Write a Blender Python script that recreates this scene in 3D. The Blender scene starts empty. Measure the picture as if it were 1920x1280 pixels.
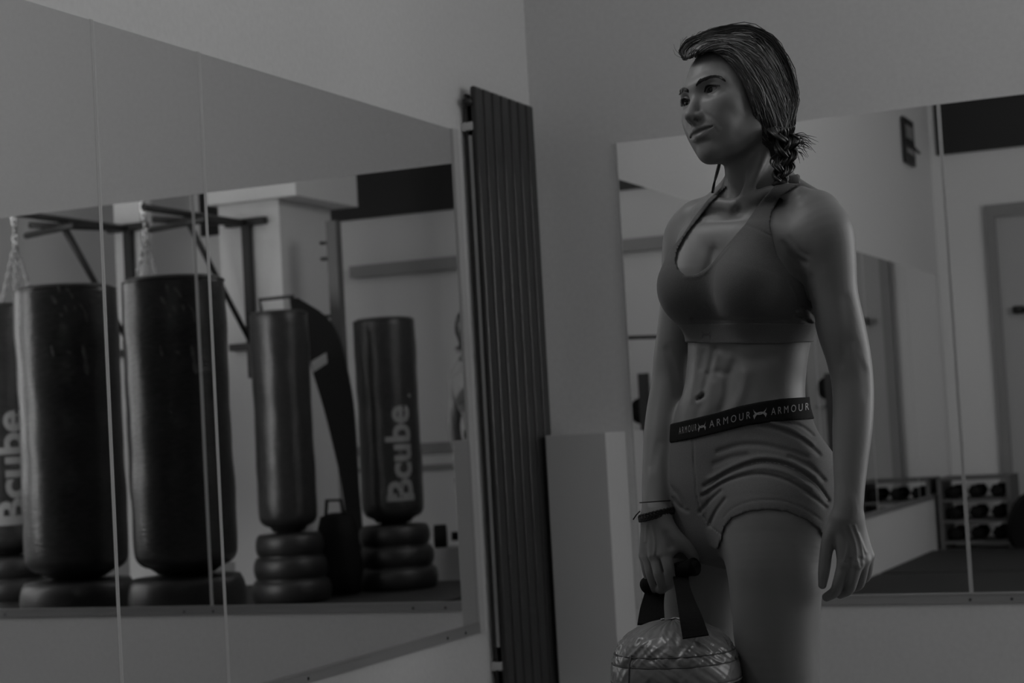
import bpy, bmesh, math, random
import numpy as np
from mathutils import Matrix, Vector, noise as mnoise

random.seed(7)
rng = np.random.default_rng(7)
sc = bpy.context.scene
COL = sc.collection

# ------------------------------------------------------------------ camera
FPX, YAW, PIT, ROL = 3452.6, .407, .0497, -.0561
CAM = np.array([2.468, -6.0, .98])
_c, _s = math.cos(ROL), math.sin(ROL)
R0 = np.array([math.cos(YAW), math.sin(YAW), 0.])
FW = np.array([-math.sin(YAW)*math.cos(PIT), math.cos(YAW)*math.cos(PIT), math.sin(PIT)])
U0 = np.array([math.sin(YAW)*math.sin(PIT), -math.cos(YAW)*math.sin(PIT), math.cos(PIT)])
RT = _c*R0 + _s*U0
UP = -_s*R0 + _c*U0
CM = np.array([RT, FW, UP]).T            # camera frame (right, forward, up) -> world
cam = bpy.data.objects.new('camera', bpy.data.cameras.new('camera'))
COL.objects.link(cam)
cam.matrix_world = Matrix(((RT[0], UP[0], -FW[0], CAM[0]), (RT[1], UP[1], -FW[1], CAM[1]),
                           (RT[2], UP[2], -FW[2], CAM[2]), (0, 0, 0, 1)))
cam.data.sensor_width = 36
cam.data.lens = FPX/1920*36
cam.data.clip_start = .05
cam.data.dof.use_dof = True
cam.data.dof.focus_distance = 3.12
cam.data.dof.aperture_fstop = 6.5
sc.camera = cam

# ------------------------------------------------------------------ world, daylight, exposure
wd = bpy.data.worlds.new('World'); sc.world = wd; wd.use_nodes = True
wd.node_tree.nodes['Background'].inputs[0].default_value = (1, 1, 1, 1)
wd.node_tree.nodes['Background'].inputs[1].default_value = .35
sc.view_settings.view_transform = 'Standard'
sc.view_settings.look = 'None'
sc.view_settings.exposure = -.93
sc.view_settings.gamma = 1
sc.view_settings.use_curve_mapping = False


def area(name, loc, rot, sx, sy, power):
    l = bpy.data.lights.new(name, 'AREA'); l.shape = 'RECTANGLE'; l.size = sx; l.size_y = sy; l.energy = power
    o = bpy.data.objects.new(name, l); o.location = loc; o.rotation_euler = rot; COL.objects.link(o); return o


# daylight behind the big window in the mirror wall (out of frame to the right) and behind the east windows
area('window_and_added_light', (5.1, .25, 1.75), (math.radians(-90), 0, 0), 2.3, 2.5, 225)
area('window_and_added_light', (6.75, -1.3, 1.9), (0, math.radians(90), 0), 2.2, 1.6, 70)
area('window_and_added_light', (-.22, -3.55, 3.45), (0, math.radians(-90), 0), 1.0, 1.5, 85)  # added light from the left, behind an invented window no view shows

# ------------------------------------------------------------------ helpers
MATS = {}


def mat(name, col, rough=.6, bump=0, scale=40, metal=0, var=0, spec=.5, detail=4, stretch=None, sheen=0):
    if name in MATS: return MATS[name]
    m = bpy.data.materials.new(name); m.use_nodes = True
    nt = m.node_tree; b = nt.nodes['Principled BSDF']
    if not isinstance(col, tuple): col = (col, col, col)
    b.inputs['Base Color'].default_value = (*col, 1); b.inputs['Roughness'].default_value = rough
    b.inputs['Metallic'].default_value = metal; b.inputs['Specular IOR Level'].default_value = spec
    if sheen: b.inputs['Sheen Weight'].default_value = sheen
    if bump or var:
        tc = nt.nodes.new('ShaderNodeTexCoord'); mp = nt.nodes.new('ShaderNodeMapping')
        nt.links.new(tc.outputs['Object'], mp.inputs[0])
        if stretch: mp.inputs['Scale'].default_value = stretch
        n = nt.nodes.new('ShaderNodeTexNoise'); n.inputs['Scale'].default_value = scale; n.inputs['Detail'].default_value = detail
        nt.links.new(mp.outputs[0], n.inputs[0])
        if bump:
            bp = nt.nodes.new('ShaderNodeBump'); bp.inputs['Strength'].default_value = bump; bp.inputs['Distance'].default_value = .01
            nt.links.new(n.outputs[0], bp.inputs['Height']); nt.links.new(bp.outputs[0], b.inputs['Normal'])
        if var:
            r = nt.nodes.new('ShaderNodeValToRGB')
            r.color_ramp.elements[0].position = .3; r.color_ramp.elements[1].position = .7
            r.color_ramp.elements[0].color = (*[c*(1-var) for c in col], 1)
            r.color_ramp.elements[1].color = (*[min(1, c*(1+var)) for c in col], 1)
            nt.links.new(n.outputs[0], r.inputs[0]); nt.links.new(r.outputs[0], b.inputs['Base Color'])
    MATS[name] = m
    return m


def link(name, me, parent=None, m=None):
    o = bpy.data.objects.new(name, me); COL.objects.link(o)
    if m: me.materials.clear(); me.materials.append(m)
    if parent: o.parent = parent
    return o


def tag(o, label=None, cat=None, group=None, kind=None):
    if label: o['label'] = label
    if cat: o['category'] = cat
    if group: o['group'] = group
    if kind: o['kind'] = kind
    return o


def empty(name, loc, rz=0):
    o = bpy.data.objects.new(name, None); o.empty_display_size = .1; COL.objects.link(o)
    o.location = loc; o.rotation_euler = (0, 0, rz); return o


def mk(name, verts, faces, m, parent=None, smooth=False):
    me = bpy.data.meshes.new(name); me.from_pydata([tuple(v) for v in verts], [], [tuple(f) for f in faces]); me.validate()
    if smooth: me.shade_smooth()
    return link(name, me, parent, m)


def bm_box(bm, x0, x1, y0, y1, z0, z1, bev=0):
    r = bmesh.ops.create_cube(bm, size=1)
    bmesh.ops.scale(bm, vec=(x1-x0, y1-y0, z1-z0), verts=r['verts'])
    bmesh.ops.translate(bm, vec=((x0+x1)/2, (y0+y1)/2, (z0+z1)/2), verts=r['verts'])
    if bev:
        es = list({e for v in r['verts'] for e in v.link_edges})
        bmesh.ops.bevel(bm, geom=es, offset=bev, segments=2, profile=.5, affect='EDGES')


def bm_obj(name, bm, m, parent=None, smooth=False):
    me = bpy.data.meshes.new(name); bmesh.ops.recalc_face_normals(bm, faces=bm.faces); bm.to_mesh(me); bm.free()
    if smooth: me.shade_smooth()
    return link(name, me, parent, m)


def box(name, x0, x1, y0, y1, z0, z1, m, parent=None, bev=0):
    bm = bmesh.new(); bm_box(bm, x0, x1, y0, y1, z0, z1, bev); return bm_obj(name, bm, m, parent)


def lathe_data(prof, seg=40, cx=0, cy=0, wob=None):
    vs, fs = [], []
    for i, (r, z) in enumerate(prof):
        for j in range(seg):
            a = 2*math.pi*j/seg
            rr = r*(1+(wob(a, z) if wob else 0))
            vs.append((cx+rr*math.cos(a), cy+rr*math.sin(a), z))
    for i in range(len(prof)-1):
        for j in range(seg):
            k = (j+1) % seg
            fs.append((i*seg+j, i*seg+k, (i+1)*seg+k, (i+1)*seg+j))
    fs.append(tuple(range(seg))[::-1]); fs.append(tuple((len(prof)-1)*seg+j for j in range(seg)))
    return vs, fs


def tube_data(pts, rad, seg=8, flat=None):
    pts = [np.array(p, float) for p in pts]; n = len(pts)
    rad = rad if hasattr(rad, '__len__') else [rad]*n
    vs, fs = [], []; N = None
    for i in range(n):
        t = pts[min(i+1, n-1)]-pts[max(i-1, 0)]; t = t/(np.linalg.norm(t)+1e-12)
        if N is None:
            N = np.cross(t, (0, 0, 1.)) if abs(t[2]) < .9 else np.cross(t, (1., 0, 0))
        N = N-t*np.dot(N, t); N = N/(np.linalg.norm(N)+1e-12); B = np.cross(t, N)
        for j in range(seg):
            a = 2*math.pi*j/seg
            vs.append(pts[i]+rad[i]*(math.cos(a)*N+math.sin(a)*B*(flat or 1)))
    for i in range(n-1):
        for j in range(seg):
            k = (j+1) % seg
            fs.append((i*seg+j, i*seg+k, (i+1)*seg+k, (i+1)*seg+j))
    fs.append(tuple(range(seg))[::-1]); fs.append(tuple((n-1)*seg+j for j in range(seg)))
    return vs, fs


def join_data(parts):
    V, F = [], []
    for v, f in parts:
        o = len(V); V += list(v); F += [tuple(i+o for i in q) for q in f]
    return V, F


def tube(name, pts, rad, m, parent=None, seg=10, flat=None):
    return mk(name, *tube_data(pts, rad, seg, flat), m, parent, True)


def catmull(pts, n):
    P = np.array(pts, float); P = np.vstack([2*P[0]-P[1], P, 2*P[-1]-P[-2]]); out = []
    m = len(P)-3
    for k in range(n):
        u = k/(n-1)*m; i = min(int(u), m-1); t = u-i
        a, b, c, d = P[i:i+4]
        out.append(.5*((2*b)+(-a+c)*t+(2*a-5*b+4*c-d)*t*t+(-a+3*b-3*c+d)*t**3))
    return np.array(out)


def ray(px, py):
    return FW + RT*((px-960)/FPX) + UP*(-(py-640)/FPX)


def V(px, py, D):                       # pixel + depth -> world
    return CAM + ray(px, py)*D


def REAL(px, py, D):                    # a thing seen through both mirrors stands half a turn about the room's corner away
    p = V(px, py, D); return np.array([-p[0], -p[1], p[2]])


# ------------------------------------------------------------------ materials
M_WALL = mat('white_wall_paint', .72, .7, .05, 60, var=.03)
M_WALL2 = mat('white_wall_paint_side', .62, .7, .05, 60, var=.03)
M_CEIL = mat('ceiling_paint', .75, .8, .03, 30)
M_FLOOR = mat('grey_floor', .33, .45, .05, 8, var=.08)
M_RUBBER = mat('black_rubber_mat', .02, .7, .2, 120, var=.3)
M_MIRROR = mat('mirror_silver', .81, 0.0, metal=1)
M_EDGE = mat('mirror_edge', .55, .35)
M_ALU = mat('aluminium_rail', .42, .4, metal=.6, bump=.03, scale=200)
M_RAD = mat('radiator_enamel', .03, .30, .02, 80)
M_CHROME = mat('chrome', .6, .25, metal=1)
M_LEATHER = mat('black_vinyl', .028, .30, .25, 26, var=.3, stretch=(1, 1, 3))
M_BASE = mat('black_plastic_base', .018, .42, .05, 60)
M_PRINT = mat('white_print', .24, .6)
M_STEEL = mat('black_steel', .02, .5, .03, 80)
M_CHAIN = mat('chain_steel', .5, .35, metal=1)
M_BAND = mat('dark_clerestory_panel', .012, .5, .03, 20)
M_TRIM = mat('grey_trim', .3, .6, .03, 40)
M_PLINTH = mat('painted_plinth', .62, .7, .04, 50)
M_DOOR = mat('grey_door', .42, .55, .04, 40)
M_SHELF = mat('shelf_board', .12, .6, .05, 40)
M_FRAME = mat('dark_door_frame', .25, .5)
M_DARK = mat('dark_equipment', .008, .7, .1, 60, spec=.2)
M_SIGN = mat('sign_black', .012, .5)
M_SIGNW = mat('sign_print', .25, .5)
M_WFRAME = mat('window_frame', .6, .5)
mg = bpy.data.materials.new('window_glass'); mg.use_nodes = True
_nt = mg.node_tree; _nt.nodes.clear()
_o = _nt.nodes.new('ShaderNodeOutputMaterial'); _mx = _nt.nodes.new('ShaderNodeMixShader'); _mx.inputs[0].default_value = .06
_t = _nt.nodes.new('ShaderNodeBsdfTransparent'); _g = _nt.nodes.new('ShaderNodeBsdfGlossy'); _g.inputs[1].default_value = .02
_nt.links.new(_t.outputs[0], _mx.inputs[1]); _nt.links.new(_g.outputs[0], _mx.inputs[2]); _nt.links.new(_mx.outputs[0], _o.inputs[0])

# ------------------------------------------------------------------ room shell
XE, YO, ZC = 6.5, -7.8, 4.2
tag(box('floor', -.2, XE+.2, YO-.2, .2, -.1, 0, M_FLOOR), kind='structure')
tag(box('ceiling', -.2, XE+.2, YO-.2, .2, ZC, ZC+.1, M_CEIL), kind='structure')


def wall_with_hole(name, axis, pos, thick, a0, a1, hole, m):
    bm = bmesh.new(); h0, h1, z0, z1 = hole
    def b(p0, p1, q0, q1):
        if axis == 'y': bm_box(bm, p0, p1, pos, pos+thick, q0, q1)
        else: bm_box(bm, pos, pos+thick, p0, p1, q0, q1)
    b(a0, h0, 0, ZC); b(h1, a1, 0, ZC); b(h0, h1, 0, z0); b(h0, h1, z1, ZC)
    return tag(bm_obj(name, bm, m), kind='structure')


wall_with_hole('wall_right', 'y', 0, .15, 0, XE, (3.95, 6.25, .5, 3.0), M_WALL)
wall_with_hole('wall_side', 'x', XE, .15, YO, 0, (-2.1, -.5, .8, 3.0), M_WALL)
tag(box('wall_back', 0, XE, YO-.15, YO, 0, ZC, M_WALL), kind='structure')


def window(n, axis, pos, h0, h1, z0, z1):
    root = tag(empty('window_%d' % n, (0, 0, 0)), kind='structure')
    def b(nm, p0, p1, q0, q1, t0, t1, m):
        if axis == 'y': box(nm, p0, p1, pos+t0, pos+t1, q0, q1, m, root)
        else: box(nm, pos+t0, pos+t1, p0, p1, q0, q1, m, root)
    w = .06
    b('window_frame', h0, h0+w, z0, z1, .02, .09, M_WFRAME); b('window_frame', h1-w, h1, z0, z1, .02, .09, M_WFRAME)
    b('window_frame', h0+w, h1-w, z0, z0+w, .02, .09, M_WFRAME); b('window_frame', h0+w, h1-w, z1-w, z1, .02, .09, M_WFRAME)
    k = 3
    for i in range(1, k):
        x = h0+(h1-h0)*i/k; b('mullion', x-.025, x+.025, z0+w, z1-w, .02, .09, M_WFRAME)
    for i in range(k):
        x0 = h0+(h1-h0)*i/k; x1 = h0+(h1-h0)*(i+1)/k
        b('pane', x0+.03, x1-.03, z0+w, z1-w, .05, .056, mg)


wall_with_hole('wall_left', 'x', -.15, .15, YO-.15, .15, (-4.3, -2.8, 2.95, 3.95), M_WALL)
window(3, 'x', -.15, -4.3, -2.8, 2.95, 3.95)  # unseen high window, added to light the woman's left-facing side
window(1, 'y', 0, 3.95, 6.25, .5, 3.0)
window(2, 'x', XE, -2.1, -.5, .8, 3.0)

# black mats on the floor
for k, (x0, x1, y0, y1, lab) in enumerate([(.02, 2.2, -5.0, -3.35, 'black rubber floor mat along the mirror wall, nearer to the corner'),
                                           (.02, 2.2, -6.75, -5.08, 'black rubber floor mat along the mirror wall, next to the weight shelf'),
                                           (2.3, 5.9, -5.2, -.35, 'large black rubber floor mat under the punching bags')]):
    tag(box('rubber_mat', x0, x1, y0, y1, .001, .02, M_RUBBER, bev=.004), lab, 'mat', 'black floor mats')

# mirrors on both walls: separate panels with a polished edge, on an aluminium rail
ZB, ZT = .385, 1.965


def mirror_panel(name, axis, a0, a1, label, group):
    root = empty(name, (0, 0, 0)); t = .006
    def b(nm, p0, p1, q0, q1, t0, t1, m):
        if axis == 'x': box(nm, t0, t1, -p1, -p0, q0, q1, m, root)
        else: box(nm, p0, p1, -t1, -t0, q0, q1, m, root)
    e = .006
    b('glass', a0+e, a1-e, ZB+e, ZT-.002, .002, t, M_MIRROR)
    b('polished_edge', a0+.0006, a0+e, ZB, ZT, .001, t+.0006, M_EDGE)
    b('polished_edge', a1-e, a1-.0008, ZB, ZT, .001, t+.0006, M_EDGE)
    return tag(root, label, 'mirror', group)


def rail(name, axis, a0, a1, label):
    root = empty(name, (0, 0, 0))
    def b(nm, p0, p1, q0, q1, t0, t1, m):
        if axis == 'x': box(nm, t0, t1, -p1, -p0, q0, q1, m, root, bev=.001)
        else: box(nm, p0, p1, -t1, -t0, q0, q1, m, root, bev=.001)
    b('channel', a0, a1, ZB-.028, ZB-.003, .001, .008, M_ALU)
    b('lip', a0, a1, ZB-.003, ZB+.006, .0065, .010, M_ALU)
    x = a0+.13; k = 0
    while x < a1:
        b('screw', x-.004, x+.004, ZB-.02, ZB-.012, .007, .010, M_STEEL); x += .13 if k % 2 == 0 else .85; k += 1
    return tag(root, label, 'rail', 'mirror rails')


LS = [.655, 2.145, 2.58, 3.9, 5.2, 6.5, 7.62]
LLAB = ['wide wall mirror beside the tall dark radiator', 'narrow wall mirror strip between two bright joints',
        'wall mirror at the left edge of the view', 'wall mirror farther down the left wall, second past the narrow strip',
        'wall mirror farther down the left wall, third past the narrow strip', 'wall mirror by the weight shelf at the end of the wall']
for i in range(6): mirror_panel('wall_mirror', 'x', LS[i], LS[i+1], LLAB[i], 'mirrors on the left wall')
RSM = [.315, 1.43, 2.54, 3.8]
RLAB = ['wall mirror behind the standing woman', 'wall mirror at the right edge of the view', 'wall mirror next to the big window']
for i in range(3): mirror_panel('wall_mirror', 'y', RSM[i], RSM[i+1], RLAB[i], 'mirrors on the right wall')
rail('mirror_rail', 'x', .655, 7.62, 'aluminium rail with screws under the left wall mirrors')
rail('mirror_rail', 'y', .315, 3.8, 'aluminium rail with screws under the right wall mirrors')
# slim edge strip beside the first left mirror
tag(box('mirror_edge_strip', .001, .012, -.682, -.645, ZB-.028, ZT, M_EDGE), 'slim vertical edge strip between left mirror and radiator', 'strip')

# radiator with seven flat upright tubes
rad = tag(empty('radiator', (0, -.45, 0)), 'tall dark vertical panel radiator in the corner', 'radiator')
def rbox(nm, x0, x1, y0, y1, z0, z1, m, bev=0):
    return box(nm, x0, x1, y0+.45, y1+.45, z0, z1, m, rad, bev)
RY0, RY1, n = -.597, -.097, 7
w = (RY1-RY0)/n
for i in range(n): rbox('flat_tube', .036, .056, RY0+i*w+.004, RY0+(i+1)*w-.004, .12, 2.112, M_RAD, .008)
for z in (.17, 2.06):
    o = tube('header_pipe', [(.03, RY0+.45-.012, z), (.03, RY1+.45+.0, z)], .013, M_RAD, rad, 14)
    box('pipe_cap', .022, .038, RY0+.45-.02, RY0+.45-.012, z-.008, z+.008, M_STEEL, rad, .002)
rbox('back_tube', .012, .022, RY0+.01, RY0+.045, .12, 2.09, M_RAD, .003)
rbox('back_tube', .012, .022, RY1-.045, RY1-.01, .12, 2.09, M_RAD, .003)
for z in (.24, 1.98):
    rbox('wall_bracket', 0.001, .043, RY0+.0, RY0+.03, z-.015, z+.015, M_CHROME, .004)
    rbox('wall_bracket', 0.001, .043, RY1-.03, RY1-.0, z-.015, z+.015, M_CHROME, .004)
rbox('cover_strip', 0.024, .036, RY0+.002, RY0+.008, .3, 1.95, M_ALU, .002)

# boxed-in plinth in the corner behind the radiator
tag(box('plinth', .07, .29, -.2, -.001, 0, .965, M_PLINTH, bev=.003), 'low boxed-in white pipe cover standing in the corner beside the radiator', 'pipe cover')

# back wall: dark band, soffit line, rails, door
tag(box('trim_1', .05, 6.4, YO, YO+.03, 2.86, 3.5, M_BAND), kind='structure')
tag(box('trim_2', 1.2, 4.9, YO, YO+.1, 2.36, 2.46, M_TRIM), kind='structure')
tag(box('trim_3', 1.15, 6.3, YO, YO+.035, .86, .94, M_TRIM), kind='structure')
tag(box('trim_4', 1.15, 6.3, YO, YO+.03, .72, .76, M_TRIM), kind='structure')
d = tag(empty('door_1', (0, 0, 0)), kind='structure')
box('door_frame', .37, .44, YO, YO+.06, 0, 2.45, M_FRAME, d); box('door_frame', 1.07, 1.14, YO, YO+.06, 0, 2.45, M_FRAME, d)
box('door_frame', .44, 1.07, YO, YO+.06, 2.36, 2.45, M_FRAME, d)
dl = box('door_leaf', .44, 1.07, YO+.005, YO+.03, .005, 2.36, M_DOOR, d)
tube('door_handle', [(.98, YO+.04, 1.05), (.98, YO+.08, 1.05), (.88, YO+.08, 1.05)], .01, M_CHROME, dl)

# pillars
tag(box('wall_pillar', 4.12, 4.62, -6.0, -5.25, 0, ZC, M_WALL), kind='structure')
tag(box('trim_5', 3.93, 4.66, -6.08, -5.17, 2.72, 3.0, M_WALL), kind='structure')
tag(box('wall_pillar_slim', 5.02, 5.24, -5.0, -4.86, 0, ZC, M_WALL), kind='structure')

# small black sign hung out from the left wall
p = V(1715, 265, 1.0)-CAM
lam = (.06-CAM[0])/p[0]
sp = CAM+p*lam
sgn = tag(empty('hanging_sign', (0, -sp[1], 0)), 'small black framed notice hung high on the left wall', 'sign')
box('sign_board', .01, .03, -.17, .17, sp[2]-.16, sp[2]+.16, M_SIGN, sgn, .004)
for k, (z0, z1) in enumerate([(.02, .11), (-.09, -.05)]): box('sign_print', .0301, .031, -.12, .12, sp[2]+z0, sp[2]+z1, M_SIGNW, sgn)
tube('sign_bracket', [(.012, -.17, sp[2]), (.012, -.42, sp[2]-.03)], .008, M_STEEL, sgn)

# ------------------------------------------------------------------ punching bags (seen through the mirrors)
def text_mesh(txt, size=1.0, bold=0.0, extr=0):
    cu = bpy.data.curves.new('txt', 'FONT'); cu.body = txt; cu.size = size; cu.resolution_u = 4; cu.offset = bold
    ob = bpy.data.objects.new('txt', cu); COL.objects.link(ob)
    dg = bpy.context.evaluated_depsgraph_get(); dg.update()
    me = bpy.data.meshes.new_from_object(ob.evaluated_get(dg))
    bpy.data.objects.remove(ob); bpy.data.curves.remove(cu)
    bm = bmesh.new(); bm.from_mesh(me); bpy.data.meshes.remove(me)
    bmesh.ops.triangulate(bm, faces=bm.faces)
    return bm


def subdiv(bm, L):
    for _ in range(5):
        es = [e for e in bm.edges if e.calc_length() > L]
        if not es: break
        bmesh.ops.subdivide_edges(bm, edges=es, cuts=1)
        bmesh.ops.triangulate(bm, faces=bm.faces)


def logo_text(parent, txt, R, z0, length, hgt, ang):
    bm = text_mesh(txt, 1.0, .03)
    xs = [v.co.x for v in bm.verts]; ys = [v.co.y for v in bm.verts]
    x0, x1, y0, y1 = min(xs), max(xs), min(ys), max(ys)
    # slab serifs on the capital
    for v in bm.verts:
        v.co.x = (v.co.x-x0)/(x1-x0)*length; v.co.y = ((v.co.y-y0)/(y1-y0)-.5)*hgt
    bm_s = [(-.012, .03, -.5*hgt-.008, .5*hgt+.008)]
    for a, b, c, d in bm_s:
        vs = [bm.verts.new(q) for q in ((a, c, 0), (b, c, 0), (b, d, 0), (a, d, 0))]; bm.faces.new(vs)
    bmesh.ops.triangulate(bm, faces=bm.faces)
    subdiv(bm, .03)
    for v in bm.verts:
        u, w_ = v.co.x, v.co.y; a = ang-w_/R
        v.co = ((R+.002)*math.cos(a), (R+.002)*math.sin(a), z0+u)
    return bm_obj('printed_logo', bm, M_PRINT, parent)


def standing_bag(px, D, dia, zt, zb, base_d, label, logo=None, ridges=3):
    p = REAL(px, 840, D)
    root = empty('punching_bag', (p[0], p[1], .0))
    R = dia/2; rr = .035
    pr = [(R*.30, zb-.03), (R*.55, zb-.028)]
    pr += [(R-rr*2+2*rr*math.sin(a), zb+rr*2-2*rr*math.cos(a)) for a in np.linspace(0.1, math.pi/2, 6)]
    pr += [(R*(1+.012*math.sin(t*9)+.006*math.sin(t*31)), zb+.07+(zt-zb-.13)*t) for t in np.linspace(.03, .97, 30)]
    pr += [(R-rr+rr*math.cos(a), zt-rr+rr*math.sin(a)) for a in np.linspace(0, math.pi/2, 6)]
    pr += [(R*.5, zt+.006), (.01, zt+.01)]
    ph = random.random()*6
    wob = lambda a, z: .008*math.sin(3*a+ph+2*z)+.004*math.sin(7*a+z*17)
    mk('bag_body', *lathe_data(pr, 48, wob=wob), M_LEATHER, root, True)
    mk('seam_ring', *tube_data([((R*.985)*math.cos(a), (R*.985)*math.sin(a), zt-.02) for a in np.linspace(0, 2*math.pi, 49)], .006, 6), M_LEATHER, root, True)
    RB = base_d/2; H = zb-.035
    bp = [(RB*.6, .021)]
    for k in range(ridges):
        z0 = .021+(H-.03)*k/ridges; z1 = .021+(H-.03)*(k+1)/ridges; top = 1-.07*k
        for t in np.linspace(0, 1, 9):
            bp.append((RB*(top-.09+.09*math.sin(math.pi*t)**.6), z0+(z1-z0)*t))
    bp += [(RB*.55, H-.005), (R*.45, H), (R*.4, zb-.03), (R*.3, zb-.02)]
    mk('weighted_base', *lathe_data(bp, 48), M_BASE, root, True)
    view = math.atan2(p[1]+CAM[1], p[0]+CAM[0])+math.pi     # towards the (turned) viewer
    if logo:
        logo_text(root, 'Bcube', R*1.01, logo[0], logo[1], logo[2], view+logo[3])
        bm = bmesh.new(); a = view+logo[3]+.55*logo[2]/R
        bmesh.ops.create_circle(bm, cap_ends=True, radius=.012, segments=10)
        for v in bm.verts:
            u, w_ = v.co.x, v.co.y; aa = a-w_/R; v.co = (R*1.012*math.cos(aa), R*1.012*math.sin(aa), logo[0]+logo[1]+.06+u)
        bm_obj('printed_mark', bm, M_PRINT, root)
    return tag(root, label, 'punching bag', 'black punching bags')


STROKES = [((325, 540), (328, 557), 3), ((339, 547), (346, 556), 3), ((346, 556), (351, 567), 2.5), ((314, 562), (322, 577), 3.5), ((362, 577), (371, 592), 2), ((371, 592), (374, 612), 2),
           ((335, 580), (340, 591), 3), ((352, 580), (355, 590), 2.5), ((327, 594), (331, 600), 2.5), ((309, 652), (313, 672), 2.5), ((336, 664), (344, 668), 2), ((364, 655), (369, 682), 4), ((368, 682), (371, 708), 4.5)]


def emblem(root, px, D, R, p):
    view = math.atan2(p[1]+CAM[1], p[0]+CAM[0])+math.pi; S = FPX/D; bm = bmesh.new(); hz = 866-px*.055
    def pt(x, y):
        a = view+math.asin(max(-.98, min(.98, (x-338)/S/R))); return (R*1.02*math.cos(a), R*1.02*math.sin(a), .98+(hz-y)/S)
    for (x0, y0), (x1, y1), w_ in STROKES:
        ux, uy = x1-x0, y1-y0; L = math.hypot(ux, uy); nx, ny = -uy/L*w_, ux/L*w_; n_ = 6; a, b = [], []
        for i in range(n_+1):
            t = i/n_; f = math.sin(math.pi*(.12+.76*t))
            a.append(bm.verts.new(pt(x0+ux*t+nx*f, y0+uy*t+ny*f))); b.append(bm.verts.new(pt(x0+ux*t-nx*f, y0+uy*t-ny*f)))
        for i in range(n_): bm.faces.new((a[i], a[i+1], b[i+1], b[i]))
    bm_obj('printed_emblem', bm, mat('worn_print', .09, .5, var=.5, bump=.01, scale=50), root)['kind'] = 'stuff'


_b = standing_bag(338, 8.2, .452, 1.757, .474, .56, 'wide black punching bag on a low round base, the one nearest the narrow mirror joint', ridges=2)
emblem(_b, 338, 8.2, .226, REAL(338, 840, 8.2))
_b = standing_bag(134, 8.7, .478, 1.79, .45, .58, 'wide black punching bag partly covering the lettered bag at the left edge', ridges=2)
emblem(_b, 134, 8.7, .239, REAL(134, 840, 8.7))
standing_bag(533, 11.4, .36, 1.815, .485, .49, 'slim plain black punching bag on a ridged base in front of the white pillar')
standing_bag(730, 12.0, .40, 1.775, .475, .54, 'black punching bag lettered Bcube on a ridged base, farthest to the right', (.60, .60, .175, .28))
standing_bag(2, 11.0, .40, 1.92, .46, .54, 'black punching bag lettered Bcube at the very left edge of the view', (.62, .66, .175, .25))


def chain_strand(a, b, link_len, r):
    a, b = np.array(a), np.array(b); L = np.linalg.norm(b-a); n = max(2, int(L/(link_len*.8))); t = (b-a)/L
    N = np.cross(t, (1, .3, .2)); N /= np.linalg.norm(N); B = np.cross(t, N); parts = []
    for i in range(n):
        c = a+(b-a)*(i+.5)/n; Q = N if i % 2 else B
        pts = [c+t*link_len*.5*math.sin(q)+Q*link_len*.3*math.cos(q) for q in np.linspace(0, 2*math.pi, 9)]
        parts.append(tube_data(pts, r, 5))
    return join_data(parts)


def bag_bracket(px, top_px, xw, label, clab, ywall):
    # wall bracket on a pillar: wall plate, two arms reaching out, braces, cross bars; chain on a hook
    s = REAL(px, 500, 13)[0]
    x = xw
    root = tag(empty('bag_bracket', (x, ywall+.012, 0)), label, 'bracket', 'steel wall brackets for hanging bags')
    zt_, zb_ = 2.55, 1.72
    L = 1.28
    box('wall_post', -.03, .03, 0, .05, zb_-.25, zt_+.03, M_STEEL, root)
    box('cross_bar', -.16, .16, 0, .06, zt_-.0, zt_+.05, M_STEEL, root)
    box('cross_bar', -.17, .17, 0, .06, zb_-.05, zb_, M_STEEL, root)
    tube('arm', [(0, .03, zt_+.02), (.32, L*.55, zt_+.02)], .022, M_STEEL, root)
    tube('arm', [(0, .03, zt_+.02), (0, L, zt_+.02)], .022, M_STEEL, root)
    tube('brace', [(0, .04, zb_), (.0, L*.62, zt_)], .019, M_STEEL, root)
    tube('brace', [(0, .04, zb_), (.2, L*.36, zt_)], .017, M_STEEL, root)
    tube('front_bar', [(-.45, L*.98, zt_-.1), (.35, L*.55, zt_-.05)], .022, M_STEEL, root)
    c = tag(empty('hanging_chain', (x, ywall+L, 0)), clab, 'chain', 'bag chains')
    top = (0, 0, zt_-.01)
    tube('swivel_hook', [(0, 0, zt_+.05), (.015, 0, zt_+.07), (.03, 0, zt_+.03), (.015, 0, zt_-.02), (0, 0, zt_)], .012, M_CHAIN, c)
    mid = (0, 0, zt_-.17)
    mk('chain_strand', *chain_strand(top, mid, .055, .008), M_CHAIN, c, True)
    for k in range(4):
        a = k*math.pi/2+.5
        mk('chain_strand', *chain_strand(mid, (.15*math.cos(a), .15*math.sin(a), 1.80), .04, .0045), M_CHAIN, c, True)
    hb = tag(empty('hanging_bag', (x, ywall+L, 0)), 'slim black hanging bag on chains behind ' + clab.split(' above ')[1], 'punching bag', 'black punching bags')
    pr = [(.02, .62), (.10, .625), (.155, .65), (.17, .70)]+[(.175+.002*math.sin(t*20), .75+.95*t) for t in np.linspace(0, 1, 12)]+[(.172, 1.74), (.16, 1.775), (.1, 1.785), (.01, 1.79)]
    mk('bag_body', *lathe_data(pr, 32), M_LEATHER, hb, True)
    for k in range(4):
        a = k*math.pi/2+.5
        mk('ring', *tube_data([(.15*math.cos(a), .15*math.sin(a)+.018*math.cos(q), 1.80+.018*math.sin(q)) for q in np.linspace(0, 2*math.pi, 11)], .004, 5), M_CHAIN, hb, True)
    return root


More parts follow.
